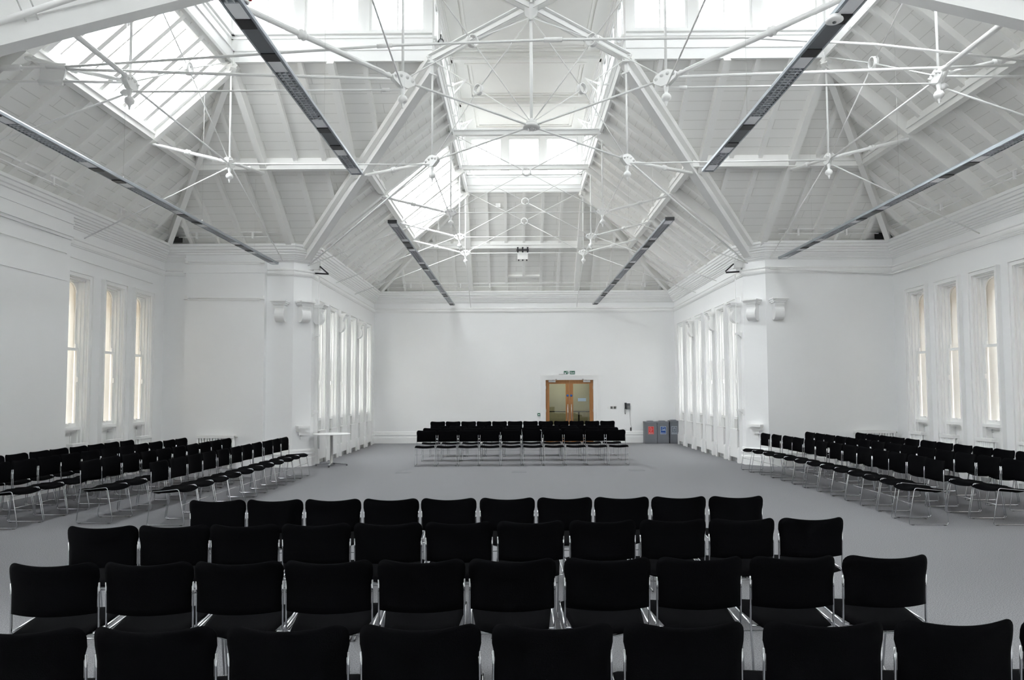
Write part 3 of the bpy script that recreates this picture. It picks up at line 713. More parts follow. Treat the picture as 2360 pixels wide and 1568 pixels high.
# transept end trusses
for xe, key, xw, sg, kf, sd in ((XLA, 'tl_end', XA, -1, 'tl_far', 'left'), (XLB, 'tr_end', XB, 1, 'tr_far', 'right')):
    t = thing('roof_truss', 'white iron rod truss with ring at the %s end of the transept lantern' % sd, 'roof truss', (xe, YC, ZN), 'transept end trusses')
    c = V((xe, YC, (ZL + ZN) / 2)); ring(t, c, (1, 0, 0), .105, .016, .08)
    for y in (Y0, Y1):
        post(t, xe, y); gusset(t, N(xe, y), (0, 1, 0), .30, .2); pendant(t, N(xe, y, -.10)); bracket(t, T(xe, y), .08)
        for a in (T(xe, y), N(xe, y)): rod(t, 'brace_rod', a, c + (a - c).normalized() * .08, .0105)
        strut(t, N(xe, y) + V((sg * .1, 0, .03)), purl(key, y, FR, -.30), .028)
    rod(t, 'tie_rod', N(xe, Y0, -.03), N(xe, Y1, -.03), .017)
    strut(t, N(xe, Y1) + V((0, .1, .03)), purl(kf, xe, FR, -.30), .026)
    strut(t, N(xe, Y0) + V((sg * -.02, -.1, .03)), V((xe + sg * .25, Y0 - 2.3, 6.24)), .034)
    rod(t, 'anchor_rod', N(xe, Y1, -.08), (xw, 12.95, 4.72), .012); rod(t, 'anchor_rod', N(xe, Y1, -.02), (xe + sg * .22, YT, 4.85), .012)
    rod(t, 'anchor_rod', N(xe, Y0, -.14), (xw, Y0 + .1, 4.80), .014)
    for dz in (-.14,): MB().lathe(N(xe, Y0, dz) + V((sg * .05, 0, 0)), (sg, 0, 0), [(.02, -.03), (.045, -.01), (.05, .02), (.03, .06), (.014, .08)], 12).build('rod_end_boss', M['iron'], t)
# tie rods spanning between the trusses
def tie(label, pts, r, extra=()):
    t = thing('tie_rod', label, 'tie rod', pts[0]); MB().tube(pts, r, 10).build('rod', M['iron'], t)
    for a, b, rr in extra: MB().tube([a, b], rr, 12).build('sleeve', M['iron'], t)
    return t
tie('thin white tie rod crossing the left transept to the far left crossing node', [N(XLA, Y1, -.02), N(XL0, Y1, -.06)], .0125)
tie('thin white tie rod crossing the right transept to the far right crossing node', [N(XLB, Y1, -.02), N(XL1, Y1, -.06)], .0125)
tie('thin white tie rod with a sleeve, in front of the left skylight at node height', [N(XLA, Y0, -.13), N(XL0, Y0, -.13)], .013, [(N(XL0, Y0, -.13) - V((.28, 0, 0)), N(XL0, Y0, -.13) - V((.18, 0, 0)), .026)])
tie('thin white tie rod with a sleeve, across the near side of the right transept', [N(XLB, Y0, -.10), N(XL1, Y0, -.13)], .013, [(N(XL1, Y0, -.13) + V((.18, 0, 0)), N(XL1, Y0, -.13) + V((.28, 0, 0)), .026)])
# fork plates and the long arched rod
FL = V((-6.12, 9.02, 6.17)); FRt = V((6.98, 9.02, 6.13)); FLb = FL + V((-.17, .04, -.18)); FRb = FRt + V((.17, .04, -.18))
pts = [FL, V((-1.62, 8.75, 6.29)), V((.52, 8.75, 6.35)), V((3.0, 8.75, 6.36)), V((4.78, 8.85, 6.30)), FRt]
t = tie('long white arched rod spanning the whole transept above the near nodes', pts, .017, [(V((.38, 8.75, 6.346)), V((.62, 8.75, 6.351)), .032), (V((-1.82, 8.76, 6.284)), V((-1.62, 8.75, 6.291)), .026)])
for F_pt, Fb, sg, sd in ((FL, FLb, -1, 'left'), (FRt, FRb, 1, 'right')):
    t = thing('fork_plate', 'white iron fork plate joining rods high on the %s side' % sd, 'fork plate', F_pt)
    m = MB(); m.prism([F_pt + V((-sg * .0, 0, .05)), F_pt + V((sg * .36, 0, .05)), F_pt + V((sg * .34, 0, -.05)), Fb + V((sg * .22, 0, -.05)), Fb + V((-sg * .10, 0, -.05)), F_pt + V((0, 0, -.05))], (0, .03, 0)); m.build('plate', M['iron'], t)
    m = MB(); m.tube([F_pt, F_pt + V((sg * .26, 0, 0))], .027, 12); m.tube([Fb + V((-sg * .10, 0, 0)), Fb + V((sg * .22, 0, 0))], .027, 12); m.build('socket', M['iron'], t)
    wx = XA if sg < 0 else XB
    MB().tube([F_pt + V((sg * .2, 0, 0)), V((wx, 9.1, F_pt.z))], .02, 10).build('wall_rod', M['iron'], t)
    MB().tube([F_pt + V((sg * .62, .01, 0)), F_pt + V((sg * .95, .02, 0))], .04, 12).build('sleeve', M['iron'], t)
    MB().tube([Fb, V((wx, 9.15, Fb.z + .04))], .016, 10).build('wall_rod', M['iron'], t)
    MB().tube([Fb, N(XLA if sg < 0 else XLB, Y0)], .017, 10).build('node_rod', M['iron'], t)
    MB().tube([F_pt + V((0, .03, -.02)), N(XL0 if sg < 0 else XL1, Y0, .02) + V((sg * .14, 0, 0))], .02, 10).build('crossing_rod', M['iron'], t)
# rods hooked through the near left beam
t = thing('hooked_rod_pair', 'pair of thin white rods hooked through the near beam at the top left', 'rod', (-4.55, 6.15, 5.18))
for k in range(2):
    b = (V((-4.376, 5.915, 5.045)), V((-4.315, 5.98, 5.10)))[k]; a = (V((-4.02, 5.20, 5.02)), V((-3.95, 5.22, 5.10)))[k]
    MB().tube([a, b + (b - a).normalized() * .06], .0075, 8).build('rod', M['iron'], t)
    MB().lathe(b, (.7, -.7, 0), [(.030, -.02), (.030, .006), (.018, .008)], 10).build('hook_plate', M['dirtyiron'], t)
tie('thick white rod in front of the near beam in the top left corner', [V((XN0 - .03, 5.0, 4.20)), V((-3.903, 5.0, 4.537)), V((-2.2, 5.0, 5.10))], .024)
# longitudinal rods
for x, sd in ((XL0, 'left'), (XL1, 'right')):
    sg = -1 if x < XC else 1
    t = thing('bracing_rod_run', 'white bracing rods running along the %s side of the nave from node to node' % sd, 'bracing rod', N(x, Y1))
    P_ = [N(x, Y1, -.16), N(x, Y2, -.12), N(x, Y3, -.12), N(x, Y4, -.12), V((x + sg * .03, YE, 4.66))]
    for a, b in zip(P_[:-1], P_[1:]): rod(t, 'rod', a, b, .0105)
    m = MB().tube([(x - sg * .16, Y1 + .2, 8.36), (x - sg * .16, Y4 - .2, 8.36)], .013, 8)
    g = thing('window_gear_shaft', 'thin white window gear shaft along the %s lantern sill' % sd, 'gear shaft', (x - sg * .16, Y1 + .2, 8.36)); m.build('shaft', M['iron'], g)
    m = MB()
    for y in (12.7, 14.4, 16.0, 17.6, 19.2): m.boxp((x - .17 if sg > 0 else x, y, 8.34), (x if sg > 0 else x + .17, y + .03, 8.38))
    m.build('shaft_bracket', M['iron'], g)
    for i, (y, z) in enumerate(((16.4, 9.30), (18.3, 9.06))):
        a = V((x - sg * .01, y, z)); tip = V((x - sg * .37, y - .1, z + .09)); b = V((x - sg * .03, y - .05, z - .27))
        m = MB(); m.beam(a, tip, .035, .03); m.beam(b, tip, .03, .03, (0, 1, 0)); m.boxp(a - V((.03, .03, .04)), a + V((.03, .03, .03)))
        tag(m.build('window_opener', M['iron']), 'white V shaped window opener on the %s lantern side, %s one' % (sd, ('nearer', 'farther')[i]), 'window opener', 'lantern window openers')

# ------------------------------------------------------------------ spotlights and small fittings up in the roof
def spot(p, label, mat):
    t = thing('spotlight', label, 'spotlight', p); p = V(p)
    MB().lathe(p, (.35, -.8, -.2), [(.035, -.05), (.05, -.03), (.052, .05), (.045, .05), (.04, .02)], 16).build('lamp_head', M[mat], t)
    MB().boxp(p + V((-.012, .02, .04)), p + V((.012, .05, .16))).build('stem', M['black' if mat == 'black' else 'iron'], t)
    MB().lathe(p + V((.35, -.8, -.2)).normalized() * .03, (.35, -.8, -.2), [(.042, 0), (.042, .004)], 16).build('lens', M['lamp_white'], t)
spot((XL0 + .16, Y1 - .10, 8.20), 'small black spotlight at the far left corner of the crossing', 'black')
spot((XL1 - .16, Y1 - .10, 8.20), 'small white spotlight at the far right corner of the crossing', 'iron')
t = thing('spotlight_clamp', 'small black clamp bracket hanging from the end wall purlin', 'clamp', (.23, 21.9, 6.3))
pz = S['end'].pt(.22, FR)
m = MB()
for dx in (-.16, 0, .16): m.boxp((.22 + dx - .025, pz.y - .16, pz.z - .40), (.22 + dx + .025, pz.y - .06, pz.z - .22))
m.boxp((.22 - .2, pz.y - .13, pz.z - .33), (.22 + .2, pz.y - .09, pz.z - .29)); m.build('clamp', M['black'], t)
MB().boxp((.22 - .17, pz.y - .06, pz.z - .60), (.22 + .17, pz.y - .04, pz.z - .40)).build('mount_plate', M['rafter'], t)
m = MB()
for dx in (-.13, 0, .13): m.boxp((.22 + dx - .02, pz.y - .14, pz.z - .66), (.22 + dx + .02, pz.y - .06, pz.z - .62))
m.build('foot', M['black'], t)
m = MB(); q = S['end'].pt(-.55, .12); m.boxp(q - V((.07, .06, .16)), q + V((.07, .03, -.04))); tag(m.build('detector_box', M['iron']), 'small white box high on the end roof slope under the lantern', 'detector')

# ------------------------------------------------------------------ pipes along the eaves
def pipe(label, pts, r=.018, clips=()):
    t = thing('heating_pipe', label, 'pipe', pts[0], 'pipes along the eaves'); MB().tube(fillet(pts, .1), r, 8).build('pipe', M['iron'], t)
    MB().tube(fillet([V(p) + V((0, 0, -.11)) for p in pts], .1), r * .7, 8).build('return_pipe', M['iron'], t)
    if clips:
        for c in clips: c = V(c); MB().boxp(c - V((.02, .02, .10)), c + V((.02, .02, .05))).build('pipe_clip', M['iron'], t)
e = .36; zp_ = 5.46
pipe('white pipes along the eaves of the end wall', [(XN0 + .5, YE - e, zp_), (XN1 - .5, YE - e, zp_)], clips=[(x, YE - e, zp_ - .05) for x in (-3.6, -1.9, -.9, 2.1, 3.1, 4.4)])
pipe('white pipes along the eaves of the left nave wall', [(XN0 + e, YT + .9, zp_), (XN0 + e, YE - .6, zp_)], clips=[(XN0 + e, y, zp_ - .05) for y in (17.6, 19.2, 20.8, 22.2)])
pipe('white pipes along the eaves of the right nave wall', [(XN1 - e, YT + .9, zp_), (XN1 - e, YE - .6, zp_)], clips=[(XN1 - e, y, zp_ - .05) for y in (17.6, 19.2, 20.8, 22.2)])
pipe('white pipes along the eaves of the far left transept wall', [(XA + .5, YT - e, zp_), (XN0 - .6, YT - e, zp_)], clips=[(-7.4, YT - e, zp_ - .05), (-6.1, YT - e, zp_ - .05)])
pipe('white pipes along the eaves of the far right transept wall', [(XN1 + .6, YT - e, zp_), (XB - .5, YT - e, zp_)], clips=[(6.5, YT - e, zp_ - .05), (7.6, YT - e, zp_ - .05)])
pipe('white pipes along the eaves of the left transept wall', [(XA + e, YTN + .6, zp_), (XA + e, YT - .6, zp_)], clips=[(XA + e, y, zp_ - .05) for y in (9.5, 11.5, 13.5)])
pipe('white pipes along the eaves of the right transept wall', [(XB - e, YTN + .6, zp_), (XB - e, YT - .6, zp_)], clips=[(XB - e, y, zp_ - .05) for y in (9.5, 11.5, 13.5)])
tag(MB().tube([(XA + .015, 7, 4.28), (XA + .15, 7, 4.28), (XA + .15, 12.2, 4.28), (XA + .02, 12.5, 4.28), (XA + .02, 15.4, 4.24)], .008, 6).build('wall_cable', M['iron']), 'thin cable run along the left wall just above the windows', 'cable')
tag(MB().tube([(XB - .05, 7.5, 4.46), (XB - .05, YT - .06, 4.46), (XN1 + chR + .1, YT - .06, 4.60)], .014, 6).build('wall_cable', M['iron']), 'thin cable under the moulding of the right transept walls', 'cable')

# ------------------------------------------------------------------ linear pendant lights
def linear_light(x, ya, yb, z, label, blacks, cap):
    t = thing('linear_pendant_light', label, 'pendant light', (x, (ya + yb) / 2, z), 'grey linear pendant lights')
    hw = .085; m = MB()
    prof = [(-hw, 0), (-hw, .03), (-hw + .012, .05), (-hw + .03, .06), (hw - .03, .06), (hw - .012, .05), (hw, .03), (hw, 0), (hw - .02, -.004), (hw - .02, .012), (-hw + .02, .012), (-hw + .02, -.004)]
    m.prism([(x + a, ya, z + b) for a, b in prof], (0, yb - ya, 0)); m.build('housing', M['lamp_metal'], t)
    c = MB(); c.boxp((x - hw + .005, yb, z), (x + hw - .005, yb + .03, z + .055)); c.boxp((x - hw + .005, ya - .03, z), (x + hw - .005, ya, z + .055)); c.build('end_cap', M['black' if cap else 'lamp_metal'], t)
    bk = sorted(b for pr_ in blacks for b in pr_)
    for (b0, b1) in blacks:
        for b in (b0, b1):
            if ya + .1 < b < yb - .1: MB().boxp((x - hw + .02, b - .07, z - .012), (x + hw - .02, b + .07, z + .012)).build('spot_holder', M['black'], t)
        a_, c_ = max(ya + .05, b0 + .07), min(yb - .05, b1 - .07)
        if c_ - a_ > .05: MB().boxp((x - hw + .022, a_, z - .003), (x + hw - .022, c_, z + .012)).build('blank_panel', M['lamp_grey'], t)
    edges = []
    cur = ya + .04
    for b0, b1 in sorted(blacks):
        if b0 - .07 > cur: edges.append((cur, min(b0 - .07, yb - .04)))
        cur = max(cur, b1 + .07)
    if cur < yb - .1: edges.append((cur, yb - .04))
    for a_, c_ in edges:
        rz = .22
        if c_ - a_ > .9:
            for q0, q1 in ((a_, a_ + rz), (c_ - rz, c_)): MB().boxp((x - hw + .025, q0, z - .002), (x + hw - .025, q1, z + .012)).build('reflector_panel', M['lamp_white'], t)
            a2, c2 = a_ + rz, c_ - rz
        else: a2, c2 = a_, c_
        if c2 - a2 < .1: continue
        lv = MB(); n = int((c2 - a2) / .055)
        for k in range(n + 1):
            y = a2 + (c2 - a2) * k / n; lv.boxp((x - hw + .025, y - .004, z - .003), (x + hw - .025, y + .004, z + .011))
        for xx in (x - .028, x + .028): lv.boxp((xx - .003, a2, z - .004), (xx + .003, c2, z + .011))
        lv.build('louvre', M['lamp_louvre'], t)
    n = max(2, round((yb - ya) / 2.8))
    for k in range(n):
        wr = MB()
        y = ya + (yb - ya) * (k + .5) / n
        wr.tube([(x, y, z + .055), (x, y, ztop(x, y))], .0016, 5); wr.lathe((x, y, z + .055), (0, 0, 1), [(.014, 0), (.010, .03), (.003, .05)], 8)
        wr.build('suspension_wire', M['steel'], t)
    return t
def ztop(x, y):
    """underside of the roof above a point"""
    z = ZC
    cands = []
    for s in S.values():
        c, al = (x, y) if s.ax == 'y' else (y, x)
        f = (c - s.ct) / (s.cw - s.ct)
        if -.001 <= f <= 1.05:
            l = s.lim(f)
            if l[0] - .01 <= al <= l[1] + .01: cands.append(ZL + (ZW - ZL) * f)
    return min(cands) - .01 if cands else z
mods = lambda s0, n, st=2.36: [(s0 + k * st, s0 + .52 + k * st) for k in range(n)]
ZF = 4.73
linear_light(-2.19, 2.9, 9.24, ZF, 'long grey linear light hanging over the left half of the crossing', [(3.1, 3.62), (5.4, 5.95), (7.65, 8.2)], False)
linear_light(2.635, 2.9, 9.21, ZF, 'long grey linear light hanging over the right half of the crossing', [(3.1, 3.62), (5.4, 5.95), (7.65, 8.2)], False)
linear_light(-2.19, 11.96, 23.30, ZF, 'far grey linear light on the left of the nave reaching the end wall', mods(13.5, 4) + [(22.9, 23.4)], True)
linear_light(2.70, 11.87, 23.28, ZF, 'far grey linear light on the right of the nave reaching the end wall', mods(13.5, 4) + [(22.9, 23.4)], True)
linear_light(-5.62, 5.9, 15.72, ZF, 'grey linear light running along the left transept', mods(6.6, 4, 2.36), False)
linear_light(6.04, 5.9, 15.40, ZF, 'grey linear light running along the right transept', mods(6.6, 4, 2.36), False)
t = thing('smoke_detector', 'round white smoke detector under the near right linear light', 'smoke detector', (2.56, 5.35, ZF - .04))
MB().lathe((2.56, 5.35, ZF - .012), (0, 0, -1), [(.03, -.012), (.05, 0), (.05, .02), (.066, .024), (.068, .036), (.05, .046)], 24).build('body', M['white'], t)
MB().lathe((2.56, 5.35, ZF - .058), (0, 0, -1), [(.016, 0), (.014, .008)], 12).build('sensor', M['lamp_grey'], t)
t = thing('alarm_beacon', 'small red alarm beacon on top of the near left linear light', 'beacon', (-2.08, 5.35, ZF + .05))
MB().lathe((-2.105, 5.19, ZF + .075), (.6, 0, 1), [(.022, 0), (.034, .012), (.034, .04), (.02, .06)], 14).build('lens', M['red'], t)
MB().lathe((-2.12, 5.19, ZF + .052), (.6, 0, 1), [(.03, 0), (.03, .026)], 14).build('base', M['white'], t)

# ------------------------------------------------------------------ corbels
def corbel(p, d, nin, label, wd=.26):
    p, d, nin, z = V(p), V(d).normalized(), V(nin).normalized(), V((0, 0, 1))
    t = thing('corbel', label, 'corbel', p, 'scroll corbels')
    m = MB(); m.obox(p, d, nin, z, (-wd * .72, 0, .10), (wd * .72, .30, .135)); m.obox(p, d, nin, z, (-wd * .64, 0, .06), (wd * .64, .26, .10)); m.obox(p, d, nin, z, (-wd * .55, 0, .03), (wd * .55, .235, .06)); m.build('abacus', M['trim'], t)
    prof = [(0, .03), (.205, .03), (.20, -.02), (.185, -.05), (.18, -.08), (.19, -.10)]
    for k in range(13):
        an = math.radians(35 - 150 * k / 12); prof.append((.085 + .135 * math.cos(an), -.20 + .165 * math.sin(an)))
    prof += [(.0, -.30)]
    m = MB(); m.prism([p - d * wd * .42 + nin * a + z * b for a, b in prof], d * wd * .84); m.build('scroll', M['trim'], t)
    return t
zc = 3.76
dl = V((1, 1, 0)).normalized(); nl = V((1, -1, 0)).normalized(); dr = V((1, -1, 0)).normalized(); nr = V((-1, -1, 0)).normalized()
corbel((-5.52, YT + .01, zc), (1, 0, 0), (0, -1, 0), 'white scroll corbel on the front of the left pier, left of three')
corbel((XN0 - chL * .5, YT + chL * .5, zc), dl, nl, 'white scroll corbel on the chamfer of the left pier, middle of three')
corbel((XN0, YT + chL + .28, zc), (0, 1, 0), (1, 0, 0), 'white scroll corbel on the left pier beside the nave windows')
corbel((6.10, YT + .01, zc), (1, 0, 0), (0, -1, 0), 'white scroll corbel on the front of the right pier, right of three')
corbel((XN1 + chR * .5, YT + chR * .5, zc), dr, nr, 'white scroll corbel on the chamfer of the right pier, middle of three')
corbel((XN1, YT + chR + .30, zc), (0, 1, 0), (-1, 0, 0), 'white scroll corbel on the right pier beside the nave windows')
for y, i in ((18.62, 'nearer'), (20.78, 'farther')):
    corbel((XN0, y, zc), (0, 1, 0), (1, 0, 0), 'white scroll corbel between the left nave windows, %s one' % i, .24); corbel((XN1, y, zc), (0, 1, 0), (-1, 0, 0), 'white scroll corbel between the right nave windows, %s one' % i, .24)
for x, y, d, n_, sd in ((XN0 - chL * .5, YT + chL * .5, dl, nl, 'left'), (XN1 + chR * .5, YT + chR * .5, dr, nr, 'right')):
    p = V((x, y, .80)); m = MB()
    for k, (hw, a, b, pr) in enumerate(((.15, .10, .16, .16), (.12, .06, .10, .12), (.13, .02, .06, .10), (.085, -.06, .02, .07), (.03, -.16, -.06, .03))): m.obox(p, d, n_, (0, 0, 1), (-hw, 0, a), (hw, pr, b))
    tag(m.build('chamfer_stop', M['trim']), 'small white stepped stop low on the %s pier chamfer' % sd, 'corbel')
# wall brackets with a cable on both piers
for x, sg, sd, ch in ((XN0, 1, 'left', chL), (XN1, -1, 'right', chR)):
    t = thing('wall_bracket', 'white wall brackets with a vertical pole beside the %s nave windows' % sd, 'bracket', (x, YT + .75, 3.1))
    for z in (3.12, 1.28):
        m = MB(); m.boxp((x, YT + ch + .10, z - .02), (x + sg * .16, YT + ch + .16, z + .03)); m.boxp((x, YT + ch + .09, z - .12), (x + sg * .02, YT + ch + .17, z + .05)); m.prism([(x, YT + ch + .11, z - .1), (x + sg * .1, YT + ch + .11, z - .02), (x, YT + ch + .11, z - .02)], (0, .03, 0)); m.build('bracket', M['trim'], t)
    MB().tube([(x + sg * .14, YT + ch + .13, .8), (x + sg * .14, YT + ch + .13, 4.55)], .012, 8).build('pole', M['iron'], t)
    t = thing('pulley_block', 'white pulley block with a dark bracket at the top of the %s pier' % sd, 'pulley', (x, YT + ch, 4.75))
    m = MB(); m.boxp((x - sg * .05, YT + ch - .05, 4.70), (x + sg * .22, YT + ch + .12, 4.86)); m.boxp((x + sg * .05, YT + ch - .02, 4.62), (x + sg * .16, YT + ch + .10, 4.70)); m.build('block', M['iron'], t)
    m = MB(); m.beam((x + sg * .10, YT + ch - .06, 4.62), (x + sg * .42, YT + ch - .06, 4.60), .035, .035); m.beam((x + sg * .42, YT + ch - .06, 4.60), (x + sg * .22, YT + ch - .06, 4.78), .03, .03, (1, 0, .2)); m.build('arm', M['black'], t)

# ------------------------------------------------------------------ radiators
def radiator(o, d, nin, wdt, z0, z1, label, cols, grp):
    o, d, nin, z = V(o), V(d), V(nin), V((0, 0, 1))
    t = thing('radiator', label, 'radiator', o, grp)
    pitch = wdt / cols; m = MB()
    for k in range(cols):
        u = -wdt / 2 + pitch * (k + .5)
        for dep in (.05, .11): m.tube([o + d * u + nin * dep + z * (z0 + .03), o + d * u + nin * dep + z * (z1 - .03)], pitch * .36, 6)
    m.build('columns', M['trim'], t)
    for zz in (z0 + .03, z1 - .03): MB().obox(o, d, nin, z, (-wdt / 2, .02, zz - .03), (wdt / 2, .14, zz + .03)).build('header', M['trim'], t)
    m = MB(); m.lathe(o + d * (wdt / 2 + .03) + nin * .08 + z * (z1 - .04), d, [(.02, -.04), (.022, 0), (.012, .03)], 8); m.tube([o + d * (-wdt / 2 - .04) + nin * .08 + z * z0, o + d * (-wdt / 2 - .04) + nin * .08 + z * .0], .012, 6); m.build('valve', M['steel'], t)
    for s_ in (-1, 1): MB().obox(o, d, nin, z, (s_ * wdt * .36 - .02, .05, 0), (s_ * wdt * .36 + .02, .11, z0 + .02)).build('foot', M['trim'], t)
    return t
radiator((-6.93, YT - .14, 0), (1, 0, 0), (0, -1, 0), .88, .14, .76, 'wide white column radiator against the far left transept wall', 14, 'column radiators')
radiator((8.25, YT, 0), (1, 0, 0), (0, -1, 0), .92, .14, .82, 'wide white column radiator against the far right transept wall', 15, 'column radiators')
for k, c in enumerate(left_c): radiator((XA + .02, c, 0), (0, 1, 0), (1, 0, 0), .46, .12, .80, 'narrow white radiator under the %s left transept window from the far corner' % ORD[k], 9, 'radiators under transept windows')
for k, c in enumerate(side_c[:5]): radiator((XB - .02, c, 0), (0, 1, 0), (-1, 0, 0), .46, .12, .84, 'narrow white radiator under the %s right transept window from the far corner' % ORD[k], 9, 'radiators under transept windows')
def panel_rad(o, d, nin, label):
    o, d, nin, z = V(o), V(d), V(nin), V((0, 0, 1))
    t = thing('radiator', label, 'radiator', o, 'panel radiators under nave windows')
    m = MB(); m.obox(o, d, nin, z, (-.27, .0, .12), (.27, .02, .80)); m.obox(o, d, nin, z, (-.27, .05, .12), (.27, .07, .80)); m.build('panel', M['trim'], t)
    m = MB(); m.obox(o, d, nin, z, (-.275, -.005, .80), (.275, .075, .815)); m.build('top_grille', M['trim'], t)
    m = MB()
    for k in range(9): u = -.24 + .06 * k; m.obox(o, d, nin, z, (u, .02, .14), (u + .02, .05, .78))
    m.build('fins', M['trim'], t)
    m = MB(); m.lathe(o + d * .25 + nin * .035 + z * .09, (0, 0, -1), [(.02, -.03), (.022, .0), (.014, .09)], 8); m.lathe(o - d * .25 + nin * .035 + z * .09, (0, 0, -1), [(.02, -.03), (.022, .0), (.014, .09)], 8); m.build('valve', M['steel'], t)
for k, c in enumerate(nave_c):
    panel_rad((XN0 + .03, c, 0), (0, 1, 0), (1, 0, 0), 'white panel radiator under the %s left nave window from the pier' % ORD[k]); panel_rad((XN1 - .03, c, 0), (0, 1, 0), (-1, 0, 0), 'white panel radiator under the %s right nave window from the pier' % ORD[k])

# ------------------------------------------------------------------ double door in the end wall and what is behind it
dr_ = bpy.data.objects.new('door_1', None); C.objects.link(dr_); dr_.location = (1.83, YE, 0); ORG[dr_.name] = V((1.83, YE, 0)); dr_['kind'] = 'structure'
m = MB()
for t0, t1, pr in ((.0, .05, .015), (.05, .10, .03), (.10, .15, .045)):
    m.boxp((DX0 - t1, YE - pr, 0), (DX0 - t0, YE, DZ + t1)); m.boxp((DX1 + t0, YE - pr, 0), (DX1 + t1, YE, DZ + t1)); m.boxp((DX0 - t0, YE - pr, DZ + t0), (DX1 + t0, YE, DZ + t1))
m.boxp((DX0, YE, 0), (DX0 + .03, YE + .16, DZ)); m.boxp((DX1 - .03, YE, 0), (DX1, YE + .16, DZ)); m.boxp((DX0 + .03, YE, DZ - .04), (DX1 - .03, YE + .16, DZ))
m.build('door_frame', M['trim'], dr_)
yd = YE + .09; xm = (DX0 + DX1) / 2
for a, b, hs in ((DX0 + .035, xm - .003, 1), (xm + .003, DX1 - .035, -1)):
    zt = DZ - .045; st = .125
    m = MB(); m.boxp((a, yd, .01), (a + st, yd + .045, zt)); m.boxp((b - st, yd, .01), (b, yd + .045, zt)); m.boxp((a + st, yd, zt - .13), (b - st, yd + .045, zt)); m.boxp((a + st, yd, .01), (b - st, yd + .045, .22))
    lf = m.build('door_leaf', M['oak'], dr_)
    m = MB(); m.boxp((a + st, yd + .018, .22), (b - st, yd + .026, zt - .13)); m.build('pane', M['doorglass'], lf)
    hx = b - .06 if hs > 0 else a + .06
    m = MB(); m.tube([(hx, yd - .06, .72), (hx, yd - .06, 1.32)], .014, 10)
    for z in (.80, 1.24): m.tube([(hx, yd - .06, z), (hx, yd, z)], .010, 8)
    m.build('pull_handle', M['steel'], lf)
    m = MB(); m.lathe((hx, yd, 1.62), (0, -1, 0), [(.04, 0), (.04, .004)], 20); m.build('fire_door_sign', M['blue'], lf)
    cx = a + .22 if hs > 0 else b - .22
    m = MB(); m.boxp((cx - .12, yd - .06, zt - .075), (cx + .12, yd, zt - .01)); m.build('door_closer', M['steel'], lf)
    m = MB(); m.beam((cx, yd - .03, zt + .0), (cx + .16 * hs, yd - .10, zt + .03), .02, .012); m.beam((cx + .16 * hs, yd - .10, zt + .03), (cx + .02, yd - .01, zt + .035), .02, .012); m.build('closer_arm', M['black'], lf)
    m = MB()
    for z in (.3, 1.1, 1.9): m.boxp(((a if hs > 0 else b) - .012, yd - .006, z - .05), ((a if hs > 0 else b) + .012, yd + .002, z + .05))
    m.build('hinge', M['steel'], lf)
m = MB(); m.boxp((2.12, yd + .012, 1.42), (2.40, yd + .018, 1.53)); m.build('notice_label', M['bluelab'], dr_)
m = MB()
m.boxp((DX0 - .5, YE + 2.2, -.1), (DX1 + .5, YE + 2.3, 2.8)); m.boxp((DX0 - .6, YE + WT, -.1), (DX0 - .5, YE + 2.3, 2.8)); m.boxp((DX1 + .5, YE + WT, -.1), (DX1 + .6, YE + 2.3, 2.8)); m.boxp((DX0 - .6, YE + WT, 2.7), (DX1 + .6, YE + 2.3, 2.8))
struct(m.build('wall_corridor', M['olive']))
m = MB(); m.boxp((DX0 - .6, YE + .0, -.12), (DX1 + .6, YE + 2.3, -.0)); struct(m.build('floor', M['carpet']))
m = MB(); m.tube([(DX0 - .5, YE + 2.0, 1.02), (DX1 + .5, YE + 2.0, 1.02)], .02, 8)
hr = tag(m.build('corridor_handrail', M['black']), 'dark handrail seen through the glass of the double door', 'handrail')
m = MB()
for x in (1.1, 2.32, 2.9): m.boxp((x - .03, YE + 1.98, 0), (x + .03, YE + 2.02, 1.0))
m.build('baluster', M['black'], hr)
l = bpy.data.lights.new('corridor_fill', 'AREA'); l.size = .6; l.energy = 10; l.color = (1, .95, .84); o = bpy.data.objects.new('corridor_fill', l); C.objects.link(o); o.location = (1.8, YE + 1.2, 2.65)  # fill light added to brighten the corridor behind the door glass, no fitting

# ------------------------------------------------------------------ exit sign
def text_mesh(body, size, mat, loc, name, parent, rot=(PI / 2, 0, 0), ext=.001):
    cu = bpy.data.curves.new(name, 'FONT'); cu.body = body; cu.size = size; cu.extrude = ext; cu.align_x = 'CENTER'; cu.align_y = 'CENTER'; cu.offset = .0012
    tmp = bpy.data.objects.new('tmp', cu); C.objects.link(tmp); bpy.context.view_layer.update()
    me = bpy.data.meshes.new_from_object(tmp.evaluated_get(bpy.context.evaluated_depsgraph_get()))
    bpy.data.objects.remove(tmp); me.materials.clear(); me.materials.append(mat); me.name = name
    o = bpy.data.objects.new(name, me); C.objects.link(o); o.parent = parent; o.location = V(loc) - origin_of(parent); o.rotation_euler = rot
    return o
sx0, sx1, sz0, sz1 = 1.635, 2.015, 2.345, 2.465; ys = YE - .02
t = thing('exit_sign', 'green exit sign with an arrow above the double door', 'sign', (1.825, YE, 2.40))
MB().boxp((sx0, ys, sz0), (sx1, YE, sz1)).build('sign_plate', M['green'], t)
MB().boxp((1.765, ys - .002, sz0 + .003), (1.845, ys, sz1 - .003)).build('pictogram_panel', M['signwhite'], t)
m = MB(); z0 = (sz0 + sz1) / 2
m.lathe((1.812, ys - .003, z0 + .038), (0, -1, 0), [(.010, 0), (.010, .001)], 10)
yy = ys - .003
